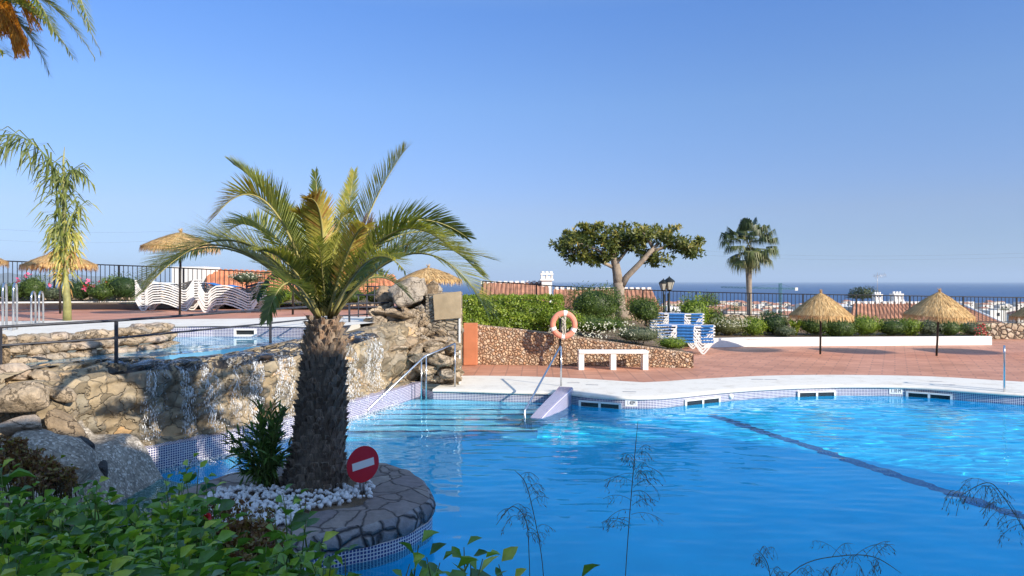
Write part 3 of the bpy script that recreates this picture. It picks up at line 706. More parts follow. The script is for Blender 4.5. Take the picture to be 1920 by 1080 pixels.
tag(mb.build('orange_pillar', M['orange_wall'], None, (a.x, 21.5, 0)), 'short orange rendered pillar at the left end of the rubble wall', 'pillar')

# left bank rocks, each its own
for nm, px, py, d, w, h, m, rot, lb in [
    ('boulder', 42, 748, 9.0, 124, 66, 'rockA', .12, 'wide smooth oval boulder at the left picture edge above the shrubs'),
    ('boulder', 40, 797, 8.7, 104, 40, 'rockP', .12, 'low flat pale rock below the smooth oval boulder'),
    ('boulder', 124, 800, 9.3, 110, 30, 'rockC', -.75, 'long brown slanting rock at the left foot of the waterfall wall'),
    ('boulder', 150, 846, 9.1, 60, 50, 'rockD', -.9, 'dark wet rock leaning at the left end of the waterfall pool'),
    ('boulder', 188, 890, 9.0, 44, 60, 'rockD', -.1, 'small upright dark rock at the corner of the mosaic kerb'),
    ('boulder', 18, 700, 9.6, 90, 40, 'rockP', .05, 'pinkish flat rock at the left end of the waterfall lip'),
    ('boulder', 2, 660, 9.9, 34, 70, 'rockC', 0, 'upright brown rock cut by the left picture edge under the railing'),
    ('boulder', 78, 705, 9.7, 70, 26, 'rockA', -.2, 'rounded tan stone between the flat rock and the waterfall lip'),
    ('boulder', 120, 738, 9.6, 64, 30, 'rockA', -.3, 'small tan stone wedged beside the smooth oval boulder')]:
    c = D(px, py, d); mb = MB(); rock(mb, c, (w/2*d/F, w/2*d/F*.75, h/2*d/F), (0, -rot, U(-.3, .3)), int(px)+1, .5, ICO, .12)
    tag(mb.build(nm, M[m], None, (c.x, c.y, c.z-h/2*d/F)), lb, 'rock', 'rocks on the left bank')
c = D(70, 875, 8.5); mb = MB(); rock(mb, c, (.68, .6, .42), (0, .42, 0), 77, .35, ICO, .14)
tag(mb.build('boulder', M['pebbly'], None, (c.x, c.y, 0)), 'big grey pebbly boulder sloping down behind the shrubs', 'rock', 'rocks on the left bank')
# rock wall round the upper pool (left)
uw = empty('pool_rock_wall', (-7.2, 12, 1.2), 'low curved wall of flat tan rocks round the upper pool', 'wall')
lfs = smooth([tuple(p) for p in lf], 6); seed = 200
mb = MB()
for k, p in enumerate(lfs):
    for lev in range(3):
        nrm = Vector((-.75, .65)); q = Vector(p)+nrm*(.10+.07*lev+U(-.03, .03)); seed += 1
        mb1 = MB(); z = 1.28+lev*.155
        rock(mb1, (q.x, q.y, z+U(-.01, .01)), (U(.2, .3), U(.16, .24), U(.085, .11)), (0, 0, math.radians(60)+U(-.3, .3)), seed, .6, ICO2 if k < 2 else ICO2, .2)
        mb1.build('rock', M[rnd.choice(['rockA', 'rockP', 'rockB', 'rockA'])], uw)
for px, py, d, w, h in [(298, 612, 14.6, 70, 22), (306, 632, 14.3, 36, 34), (262, 616, 14.0, 60, 20)]:
    c = D(px, py, d); mb1 = MB(); seed += 1; rock(mb1, c, (w/2*d/F, .35, h/2*d/F), (0, 0, 0), seed, .6, ICO, .15); mb1.build('rock', M['rockP'], uw)

# ---------------------------------------------------------------- island with the palm
isl = [(p.x, p.y) for p in [G(808, 932, .1), G(792, 900, .1), G(763, 881, .1), G(713, 868, .1)]]+[(-2.5, 9.75), (-3.2, 9.4), (-3.7, 8.6), (-3.8, 7.6), (-3.5, 6.6), (-2.9, 6.1), (-2.2, 6.35)]+[(p.x, p.y) for p in [G(600, 1002, .1), G(655, 990, .1), G(700, 982, .1), G(745, 970, .1), G(783, 953, .1)]]
isl = [tuple(p) for p in smooth(isl, 5, True)]
ie = empty('stone_island', (-2.3, 8.1, -1.5), 'round flagstone island in the pool with blue mosaic edging', 'island')
def offs(poly, c, k): return [(c[0]+(x-c[0])*k, c[1]+(y-c[1])*k) for x, y in poly]
ic = (-2.35, 8.0)
mb = MB(); rings = [(1.0, -.13), (1.025, -.08), (1.03, .0), (1.015, .07), (.985, .105), (.9, .12), (.75, .13), (.55, .12)]
vs = []
for k, z in rings:
    for (x, y) in offs(isl, ic, k):
        vs.append((x+.02*nz(x*3, y*3, z*4), y+.02*nz(x*3+9, y*3, z*4), z+.018*nz(x*4, y*4)+.01*nz(x*11, y*11)))
m_ = len(isl); mb.add(vs[:m_*5], [(i*m_+j, i*m_+(j+1) % m_, (i+1)*m_+(j+1) % m_, (i+1)*m_+j) for i in range(4) for j in range(m_)], .5, True, 1)
mb.add(vs[m_*4:], [(i*m_+j, i*m_+(j+1) % m_, (i+1)*m_+(j+1) % m_, (i+1)*m_+j) for i in range(3) for j in range(m_)], .5, True, 0)
mb.build('paving', [M['flag'], M['flagside']], ie)
mb = MB(); acc = 0; io = offs(isl, ic, 1.012)
for i in range(m_):
    p, q = io[i], io[(i+1) % m_]; L = math.hypot(q[0]-p[0], q[1]-p[1])
    mb.face([(p[0], p[1], -.45), (q[0], q[1], -.45), (q[0], q[1], -.115), (p[0], p[1], -.115)], .5, [(acc, -.45), (acc+L, -.45), (acc+L, -.115), (acc, -.115)], False, 0)
    p2, q2 = isl[i], isl[(i+1) % m_]
    mb.face([(p[0], p[1], -.115), (q[0], q[1], -.115), (q2[0], q2[1], -.11), (p2[0], p2[1], -.11)], .5, [(0, 0)]*4, False, 0)
    mb.face([(p[0], p[1], -1.5), (q[0], q[1], -1.5), (q[0], q[1], -.45), (p[0], p[1], -.45)], .5, [(0, 0)]*4, False, 1)
    acc += L
kb = mb.build('mosaic_band', [M['mosaic'], M['floor']], ie); kb.cycles.is_caustics_receiver = True
mb = MB(); poly_hole(mb, offs(isl, ic, .6), [], .115); mb.build('soil', M['soil'], ie)
mb = MB()
for k in range(1100):   # white pebbles in the bed
    px, py = U(385, 700), U(905, 985)
    if not (py > 905+.0 and ((px < 560 and 915+abs(px-470)*.05 < py < 985) or (px >= 530 and 925-(px-540)*.12 < py < 962-(px-540)*.20))): continue
    p = G(px, py, .15); r = U(.022, .052); rock(mb, (p.x, p.y, .14+U(0, .05)), (r, r*U(.7, 1.1), r*U(.6, .9)), (U(-1, 1), U(-1, 1), U(0, 3)), k, .6, ICO1, .2)
tag(mb.build('white_pebbles', M['pebble'], None, (-2.6, 8, .12)), 'bed of white marble pebbles round the palm trunk', 'pebbles', None, 'stuff')

# no entry sign
sg = empty('no_entry_sign', G(678, 925, .14), 'round red no entry sign with a white bar on a short post by the palm', 'sign')
mb = MB(); q0 = G(678, 925, .14); mb.tube([q0+Vector((-.018, 0, 0)), q0+Vector((-.018, 0, .25))], .012, 8); mb.tube([q0+Vector((.02, 0.01, 0)), q0+Vector((.02, 0.01, .25))], .012, 8); mb.build('post', M['galv'], sg)
cs = D(681, 870.5, q0.y-.02); ya = math.radians(-40); tl = math.radians(-8)
ex = Vector((math.cos(ya), math.sin(ya), 0)); ex = Vector((math.cos(math.radians(42)), math.sin(math.radians(42)), 0)); ez0 = Vector((0, 0, 1)); ex = (ex*math.cos(.12)+ez0*math.sin(.12)); nn_ = ex.cross(Vector((0, 0, 1))).normalized(); ez = nn_.cross(ex)*-1
ez = ex.cross(nn_)*-1
if ez.z < 0: ez = -ez
if nn_.y > 0: nn_ = -nn_
def disc(mb, R, off, th, n=48, mi=0):
    ring = [cs+nn_*off+(ex*math.cos(2*math.pi*k/n)+ez*math.sin(2*math.pi*k/n))*R for k in range(n)]
    bk_ = [p-nn_*th for p in ring]
    mb.add(ring+bk_, [tuple(range(n)), tuple(range(2*n-1, n-1, -1))]+[(k, (k+1) % n, n+(k+1) % n, n+k) for k in range(n)], .5, False, mi)
RR = 34*q0.y/F
mb = MB(); disc(mb, RR, 0, .006); mb.build('disc', M['red'], sg)
mb = MB(); w2, h2 = RR*.68, RR*.21; q = [cs+nn_*.003+ex*a*w2+ez*b*h2 for a, b in ((-1, -1), (1, -1), (1, 1), (-1, 1))]
mb.add(q+[p-nn_*.002 for p in q], [(0, 1, 2, 3), (0, 4, 5, 1), (1, 5, 6, 2), (2, 6, 7, 3), (3, 7, 4, 0)], .5); mb.build('bar', M['signwhite'], sg)

# mosaic spur wall by the handrail
sp_ = MB(); a = Vector((1.22, 16.35)); b = Vector((.28, 14.15)); tt = (b-a).normalized(); nn2 = Vector((-tt.y, tt.x)); rows = []
NSP = 16; acc = 0
for k in range(NSP+1):
    t = k/NSP; c = a+(b-a)*t+nn2*(.12*math.sin(t*math.pi)); z = .10-.10*t-.42*t**3; w = .18-.05*t
    rows.append([(c.x+nn2.x*w, c.y+nn2.y*w, -1), (c.x+nn2.x*w, c.y+nn2.y*w, z-.03), (c.x+nn2.x*(w-.03), c.y+nn2.y*(w-.03), z), (c.x-nn2.x*(w-.03), c.y-nn2.y*(w-.03), z), (c.x-nn2.x*w, c.y-nn2.y*w, z-.03), (c.x-nn2.x*w, c.y-nn2.y*w, -1)])
L = (b-a).length/NSP
for k in range(NSP):
    for j in range(5):
        v = [0, 1, 1.03, 1.36, 1.4, 2.4]
        sp_.face([rows[k][j], rows[k+1][j], rows[k+1][j+1], rows[k][j+1]], .5, [(k*L, v[j]), (k*L+L, v[j]), (k*L+L, v[j+1]), (k*L, v[j+1])])
sp_.face(rows[-1], .5, [(r[0], r[2]) for r in rows[-1]]); sp_.face(rows[0][::-1], .5, [(r[0], r[2]) for r in rows[0]])
tag(sp_.build('mosaic_spur', M['mosaic_pale'], None, (a.x, a.y, -.25)), 'low curved mosaic wall running down into the pool beside the steps', 'wall')

# ---------------------------------------------------------------- handrails, ladders
h1 = empty('handrail', G(1052, 724, 0), 'stainless steel handrail by the mosaic spur, in front of the life ring', 'handrail', 'stainless pool handrails')
mb = MB(); p0 = G(1052, 724, 0); top = p0+Vector((0, 0, .93)); e1 = D(984, 770, 14.5); e2 = D(984, 796, 14.4)
mb.tube([top+Vector((0, .02, 0)), top+Vector((-.02, -.03, .015)), e1+Vector((.02, .02, .03)), e1, e2, e2-Vector((0, 0, .4))], .022, 10); mb.build('rail', M['steel'], h1)
mb = MB(); mb.tube([p0, top], .022, 10); mb.build('post', M['steel'], h1)
h2_ = empty('handrail', G(795, 742, 0), 'stainless steel handrail in front of the rock outcrop', 'handrail', 'stainless pool handrails')
mb = MB(); a1, a2 = D(853, 644, 17.0), D(799, 667, 16.6)
mb.tube([D(688, 776, 14.9)+Vector((0, 0, -.2)), D(690, 768, 14.9), a2+Vector((-.03, -.03, -.01)), a2+Vector((.03, .02, .01)), a1], .022, 10)
mb.build('rail', M['steel'], h2_)
for px, d, t in ((799, 16.6, 668), (853, 17.0, 644), (790, 16.5, 674)):
    mb = MB(); q = D(px, t, d); mb.tube([q, Vector((q.x, q.y, -.3 if px < 800 else 0))], .02, 10); mb.build('post', M['steel'], h2_)
def ladder(px, d, z0, ht, w, label, ang=0, arch=True, below=.9):
    c = Vector(((px-960)*d/F, d, z0)); r = empty('pool_ladder', c, label, 'ladder', 'steel pool ladders')
    for s in (-1, 1):
        o = Vector((math.cos(ang), math.sin(ang), 0))*s*w/2; fw = Vector((-math.sin(ang), math.cos(ang), 0)); mb = MB(); pts = [c+o+fw*.3]
        for k in range(9):
            t = math.pi*k/8; pts.append(c+o+fw*(.15+.15*math.cos(t))+Vector((0, 0, ht-.15+.15*math.sin(t))))
        pts.append(c+o+Vector((0, 0, -below))); mb.tube(pts, .022, 10); mb.build('handle', M['steel'], r)
    return r
ladder(15, 14.6, UZ, .95, .18, 'taller steel pool ladder at the left picture edge', .4)
ladder(66, 17.0, UZ, .75, .16, 'shorter steel pool ladder beside the thin green palm', .3)
ladder(1911, 16.1, 0, 1.02, .55, 'steel pool ladder at the far right edge of the pool', -.6)

# black railing on the lip
rl = empty('iron_railing', D(218, 683, 10.6), 'dark iron two-bar railing along the waterfall lip', 'railing')
tp = [(-60, 619, 9.6), (0, 613, 9.8), (218, 601, 10.6), (507, 580, 14.3), (655, 570, 17.6), (730, 567, 18)]
lw_ = [(-60, 656, 9.6), (0, 648, 9.8), (218, 634, 10.6), (507, 606, 14.3), (640, 592, 17.4), (712, 588, 18)]
def flat(pts, w=.02): m = MB(); m.tube([D(*p) for p in pts], w, 6); return m
flat(tp, .021).build('top_rail', M['rail'], rl); flat(lw_, .017).build('lower_rail', M['rail'], rl)
for px, pt, d, zb in ((218, 601, 10.6, 1.22), (507, 580, 14.3, 1.25), (655, 570, 17.6, 1.45), (0, 613, 9.8, 1.1)):
    q = D(px, pt, d); mb = MB(); mb.box((q.x, q.y, (q.z+zb)/2), (.045, .03, q.z-zb)); mb.build('post', M['rail'], rl)
r2 = empty('iron_railing', D(690, 595, 20), 'second dark iron railing behind the date palm beside the rock outcrop', 'railing')
flat([(668, 553, 20), (735, 553, 20)], .022).build('top_rail', M['rail'], r2); flat([(684, 537, 22), (735, 538, 22)], .02).build('upper_rail', M['rail'], r2)
flat([(640, 578, 20), (735, 574, 20)], .018).build('lower_rail', M['rail'], r2)
for px, a, b, d in ((672, 553, 597, 20), (688, 553, 597, 20), (702, 537, 590, 22)):
    mb = MB(); mb.tube([D(px, a, d), D(px, b, d)], .02, 6); mb.build('post', M['rail'], r2)

# ---------------------------------------------------------------- skimmers and depth marks
def on_edge(px, z0, z1):   # a point on the pool wall at picture column px
    best = None
    for a, b in zip(IN2, IN2[1:]):
        pa, pb = 960+F*a[0]/a[1], 960+F*b[0]/b[1]
        if pa <= px <= pb and a[1] > 10:
            t = (px-pa)/max(1e-6, pb-pa); v = Vector((a[0]+(b[0]-a[0])*t, a[1]+(b[1]-a[1])*t)); d = (Vector(b)-Vector(a)).normalized(); return v, d
def skimmer(pa, pb, label, n=2, so=.02):
    A1, d1 = on_edge(pa, 0, 0); B1, d2 = on_edge(pb, 0, 0); t = (B1-A1); L = t.length; t.normalize(); nr = Vector((t.y, -t.x)); c = (A1+B1)/2; ang = math.atan2(t.y, t.x)
    r = empty('skimmer', (c.x, c.y, -.25), label, 'skimmer', 'white pool skimmers')
    mb = MB(); z0, z1 = -.28, -.145; c = c+nr*so
    for k in range(n+1):
        q = c+t*(-L/2+L*k/n); mb.box((q.x, q.y, (z0+z1)/2), (.05, .05, z1-z0-.004), ang)
    mb.box((c.x, c.y, z1), (L+.05, .05, .035), ang); mb.box((c.x, c.y, z0), (L+.05, .05, .035), ang)
    mb.build('frame', M['plastic'], r)
    mb = MB(); mb.box((c.x-nr.x*.01, c.y-nr.y*.01, -.21), (L-.04, .012, .1), ang); mb.build('flap', M['leaf_grey'] if False else M['glass_dark'], r)
skimmer(1090, 1165, 'white double skimmer in the dark tiled wall left of the first depth sign', 2, .09)
skimmer(1284, 1347, 'white double skimmer right of the first depth sign')
skimmer(1496, 1564, 'white double skimmer in the middle of the far pool wall')
skimmer(1701, 1784, 'white double skimmer right of the second depth sign')
def depth_sign(pa, pb, txt, label):
    A1, _ = on_edge(pa, 0, 0); B1, _ = on_edge(pb, 0, 0); t = (B1-A1); L = t.length; t.normalize(); nr = Vector((t.y, -t.x)); c = (A1+B1)/2+nr*.006; ang = math.atan2(t.y, t.x)
    r = empty('depth_sign', (c.x, c.y, -.13), label, 'sign', 'depth signs on the pool wall')
    mb = MB(); mb.box((c.x, c.y, -.135), (L, .012, .14), ang); mb.build('plate', M['signwhite'], r)
    cu = bpy.data.curves.new('lettering', 'FONT'); cu.body = txt; cu.size = .125; cu.align_x = 'CENTER'; cu.align_y = 'CENTER'; cu.extrude = .001
    cu.materials.append(M['black_text']); o_ = bpy.data.objects.new('lettering_curve', cu); me = bpy.data.meshes.new_from_object(o_); bpy.data.objects.remove(o_); o = bpy.data.objects.new('lettering', me); COL.objects.link(o); o.parent = r; me.materials.clear(); me.materials.append(M['black_text'])
    o.location = (nr.x*.009, nr.y*.009, -.005); o.rotation_euler = (math.pi/2, 0, ang); o.scale = (L*.8/.36, 1, 1)
depth_sign(1172, 1195, '1.40M', 'small white depth sign at the corner of the pool nearest the bench')
depth_sign(1667, 1692, '1.10 M', 'small white depth sign on the far pool wall near the right picture edge')
A1, d1 = on_edge(1370, 0, 0); mb = MB()
mb.tube([(A1.x, A1.y, -.15), (A1.x-.0, A1.y-.03, -.15)], .06, 16); tag(mb.build('wall_fitting', M['plastic'], None, (A1.x, A1.y, -.2)), 'round white light fitting in the tiled pool wall', 'fitting')
# upper pool skimmer
q = D(460, 623, 15.7); r = empty('skimmer', (q.x, q.y, 1.25), 'white skimmer in the tiled wall of the upper pool', 'skimmer', 'white pool skimmers')
mb = MB(); mb.box((q.x, q.y, q.z+.06), (.48, .06, .03)); mb.box((q.x, q.y, q.z-.07), (.48, .06, .04)); mb.box((q.x-.22, q.y, q.z), (.04, .06, .1)); mb.box((q.x+.22, q.y, q.z), (.04, .06, .1)); mb.build('frame', M['plastic'], r)
mb = MB(); mb.box((q.x, q.y+.02, q.z), (.4, .01, .1)); mb.build('flap', M['glass_dark'], r)
# drains in coping
for px, py, wh in ((1075, 718, 'right behind the mosaic spur'), (1110, 722, 'above the leftmost double skimmer'), (1420, 712, 'left one above the middle skimmer'), (1445, 712, 'right one above the middle skimmer'), (1180, 735, 'just above the first depth sign'), (1755, 716, 'farther one above the right skimmer'), (1780, 722, 'nearer one above the right skimmer')):
    q = G(px, py, 0); mb = MB(); mb.box((q.x, q.y, .006), (.3, .06, .006), U(-.2, .2)); tag(mb.build('drain_slot', M['galv'], None, (q.x, q.y, 0)), 'metal drain slot in the coping, '+wh, 'drain', 'drain slots in the pool coping')

# ---------------------------------------------------------------- life ring
lp = Vector((1.47, 20.9, 0)); lr = empty('life_ring', lp+Vector((0, -.12, .9)), 'orange life ring with white bands hanging on a post by the rubble wall', 'life ring')
post = MB(); post.tube([lp+Vector((-.07, 0, 0)), lp+Vector((-.07, 0, 1.42))], .035, 8)
tag(post.build('ring_post', M['black'], None, lp), 'black post that carries the orange life ring', 'post')
rc = D(1057, 609, 20.75); R1, r1 = 20.5*20.75/F, 5.2*20.75/F; mb = MB(); bands = {}; N, K = 64, 12
for i in range(N):
    a = 2*math.pi*i/N; b = 2*math.pi*(i+1)/N
    bl = [j for j, c in enumerate((math.radians(200), math.radians(335), math.radians(80), math.radians(268))) if abs(((a+.05)-c+math.pi) % (2*math.pi)-math.pi) < .15]; band = bool(bl); band_id = bl[0] if bl else 0
    for k in range(K):
        c0, c1 = 2*math.pi*k/K, 2*math.pi*(k+1)/K
        def P(u, v, rr=r1): return rc+Vector(((R1+rr*math.cos(v))*math.cos(u), rr*math.sin(v)*.8, (R1+rr*math.cos(v))*math.sin(u)*1.05))
        mb.face([P(a, c0), P(b, c0), P(b, c1), P(a, c1)], .5, None, True)
        if band: bands.setdefault(band_id, MB()).face([P(a, c0, r1*1.07), P(b, c0, r1*1.07), P(b, c1, r1*1.07), P(a, c1, r1*1.07)], .5, None, True)
mb.build('ring', M['ring'], lr); [b_.build('white_band', M['plastic'], lr) for b_ in bands.values()]
mb = MB()
for k in range(16):
    pts = [rc+Vector((U(-.06, .06), -.03+U(-.03, .03), .22-t*.075+U(-.02, .02))) for t in range(8)]; mb.tube(pts, .012, 5)
mb.tube([rc+Vector((-.2, -.05, .3)), rc+Vector((0, -.07, .12)), rc+Vector((.05, -.05, -.3))], .01, 5)
mb.build('rope', M['rope'], lr)

# ---------------------------------------------------------------- bench
yb = 20.3; xa, xb = (1085-960)*yb/F, (1215-960)*yb/F
bn = empty('bench', ((xa+xb)/2, yb, 0), 'white masonry bench with three legs in front of the rubble wall', 'bench')
mb = MB(); mb.box(((xa+xb)/2, yb+.12, .5), (xb-xa, .42, .085), 0, bev=.012); mb.build('seat', M['white'], bn)
for t in (0, .5, 1):
    x = xa+.075+(xb-xa-.15)*t; mb = MB(); mb.box((x, yb+.12, .228), (.15, .36, .457)); mb.build('leg', M['white'], bn)
# ---------------------------------------------------------------- rubble retaining wall
rw = empty('retaining_wall', (2, 21.2, 0), 'pinkish rubble retaining wall sloping down behind the white bench', 'wall')
mb = MB(); tops = [(890, 21.6, 1.17), (960, 21.5, 1.06), (1040, 21.35, .92), (1120, 21.2, .74), (1200, 21.0, .58), (1260, 20.85, .47), (1300, 20.75, .38)]
rowsw = []; ns = 150
for i in range(ns+1):
    t = i/ns*(len(tops)-1); k = min(int(t), len(tops)-2); f = t-k; px = tops[k][0]+(tops[k+1][0]-tops[k][0])*f; y = tops[k][1]+(tops[k+1][1]-tops[k][1])*f; zt = tops[k][2]+(tops[k+1][2]-tops[k][2])*f
    x = (px-960)*y/F; row = []
    for j in range(25):
        z = zt*j/24; c = noise.voronoi(Vector((x*8, z*8, 1)))[0]; dpl = min(.3, c[1]-c[0])*.13+.03*nz(x*3, z*3)
        row.append((x, y-dpl, z+(.02*nz(x*9, 3) if j == 24 else 0)))
    row += [(x, y+.1, zt+.03), (x, y+.34, zt+.02), (x, y+.38, zt-.25)]; rowsw.append(row)
q = 28; mb.add([p for r in rowsw for p in r], [(i*q+j, (i+1)*q+j, (i+1)*q+j+1, i*q+j+1) for i in range(ns) for j in range(q-1)], .5, True)
last = rowsw[-1]; mb.face([last[0], (last[0][0], last[0][1]+.38, 0), last[-2], last[24]], .5)
mb.build('stonework', M['rubble'], rw)
# planting bed soil behind
mb = MB(); vs = []; NX, NY = 40, 16
for j in range(NY+1):
    for i in range(NX+1):
        t = i/NX; k = min(int(t*6), 5); f = t*6-k; px = tops[k][0]+(tops[k+1][0]-tops[k][0])*f; y0 = tops[k][1]+(tops[k+1][1]-tops[k][1])*f+.33; zt = tops[k][2]+(tops[k+1][2]-tops[k][2])*f
        x0 = (px-960)*y0/F; y = y0+(30.6-y0)*j/NY; x = x0*(1)+(t-.3)*j/NY*1.5*(1-t); z = zt-.08+j/NY*(.35+.15*t)
        vs.append((x-(.2 if i == 0 else 0), y, z+.04*nz(x*2, y*2)))
mb.add(vs, [(j*(NX+1)+i, j*(NX+1)+i+1, (j+1)*(NX+1)+i+1, (j+1)*(NX+1)+i) for j in range(NY) for i in range(NX)], .5, True)
mb.build('planting_bed', M['soil'])['kind'] = 'structure'
# right long planter kerb and soil
def kerb(pts, z0, hgt, th, label, name='planter_kerb'):
    mb = MB(); pts = [Vector(p) for p in pts]
    for i, (a, b) in enumerate(zip(pts, pts[1:])):
        t = (b-a).normalized(); n_ = Vector((-t.y, t.x))*th
        P = [a, b, b+n_, a+n_]
        mb.add([(p.x, p.y, z0) for p in P]+[(p.x, p.y, z0+hgt) for p in P], [(0, 1, 5, 4), (4, 5, 6, 7), (2, 3, 7, 6), (1, 2, 6, 5), (3, 0, 4, 7)], .5)
    return tag(mb.build(name, M['white'], None, (pts[0].x, pts[0].y, z0)), label, 'kerb')
kp = [G(1320, 652, 0), G(1400, 650, 0), G(1560, 649, 0), G(1700, 648, 0), G(1860, 647, 0)]
kerb([(p.x, p.y) for p in kp], 0, .34, .22, 'long low white planter kerb behind the right-hand parasols')
mb = MB(); mb.face([(kp[0].x-.5, kp[0].y+.2, .27), (kp[-1].x, kp[-1].y+.2, .27), (kp[-1].x, 31, .35), (kp[0].x-.5, 31, .35)]); mb.build('planter_soil', M['soil'])['kind'] = 'structure'
kl = [G(-200, 582, UZ), G(0, 580.5, UZ), G(250, 579, UZ), G(420, 577, UZ)]
kerb([(p.x, p.y) for p in kl], UZ, .27, .22, 'low white planter kerb at the back of the upper terrace')
mb = MB(); mb.face([(kl[0].x, kl[0].y+.2, UZ+.2), (-1.8, 25.5, UZ+.2), (-1.8, 28.5, UZ+.35), (kl[0].x, 28, UZ+.35)]); mb.build('terrace_planter_soil', M['soil'])['kind'] = 'structure'

# ---------------------------------------------------------------- fence and its stone wall
FP = [(-260, 480, 26.8, 53), (0, 489, 27, 54), (180, 496, 27.3, 49), (265, 499, 27.5, 46), (410, 506, 28, 42), (480, 510, 28.3, 42), (720, 521, 29.5, 40), (905, 527, 30.5, 40), (1050, 537, 31, 40), (1240, 545, 31.2, 40), (1330, 548, 31.2, 40), (1470, 551, 31.2, 43), (1600, 553, 31.2, 46), (1780, 556, 31.2, 48), (1920, 558, 31.2, 48), (2400, 562, 31.2, 48)]
def fence(idx0, idx1, label):
    P = FP[idx0:idx1+1]; q0 = D(P[0][0], P[0][1]+P[0][3], P[0][2]); e = empty('iron_fence', q0, label, 'fence')
    T = [D(a, b, c) for a, b, c, h in P]; Bm = [D(a, b+h-2, c) for a, b, c, h in P]
    m = MB(); m.tube(T, .022, 6); m.build('top_rail', M['black'], e); m = MB(); m.tube(Bm, .018, 6); m.build('bottom_rail', M['black'], e)
    s = 0; dd = [0]
    for a, b in zip(T, T[1:]): dd.append(dd[-1]+(Vector((b.x, b.y))-Vector((a.x, a.y))).length)
    n_ = int(dd[-1]/.165); bay = MB(); cnt = 0
    for k in range(n_+1):
        t = dd[-1]*k/n_; j = 0
        while j < len(T)-2 and dd[j+1] < t: j += 1
        f = (t-dd[j])/(dd[j+1]-dd[j]); a = T[j]+(T[j+1]-T[j])*f; b = Bm[j]+(Bm[j+1]-Bm[j])*f; b = Vector((a.x, a.y, b.z))
        if k % 14 == 0:
            if bay.v: bay.build('railing_panel', M['black'], e); bay = MB()
            pm = MB(); pm.box((a.x, a.y, (a.z+b.z)/2-.02), (.055, .055, a.z-b.z+.06)); pm.build('post', M['black'], e)
        else:
            bay.box((a.x, a.y, (a.z+b.z)/2), (.02, .02, a.z-b.z))
    if bay.v: bay.build('railing_panel', M['black'], e)
fence(0, 6, 'black iron fence behind the upper terrace on the left')
fence(7, 15, 'long black iron fence in front of the sea view behind the right planter')
def bwall(idx0, idx1, z0, mat, label):
    m = MB(); P = FP[idx0:idx1+1]; rows = []
    for (a, b, c, h), (a2, b2, c2, h2) in zip(P, P[1:]):
        for k in range(12):
            f = k/12; rows.append((D(a+(a2-a)*f, b+h+(b2+h2-b-h)*f, c+(c2-c)*f)))
    a, b, c, h = P[-1]; rows.append(D(a, b+h, c)); vs = []; q = 9
    for p in rows:
        for j in range(7):
            z = z0+(p.z-z0)*j/6; vs.append((p.x, p.y-.18-.05*abs(nz(p.x*3, z*4)), z))
        vs.append((p.x, p.y+.2, p.z)); vs.append((p.x, p.y+.2, z0))
    m.add(vs, [(i*q+j, (i+1)*q+j, (i+1)*q+j+1, i*q+j+1) for i in range(len(rows)-1) for j in range(q-1)], .5, True)
    tag(m.build('stone_wall', mat, None, (rows[0].x, rows[0].y, z0)), label, 'wall')
bwall(0, 6, 1.5, M['rubble2'], 'low limestone wall under the fence of the upper terrace')
bwall(7, 15, 0, M['rubble2'], 'low limestone wall under the long sea view fence')

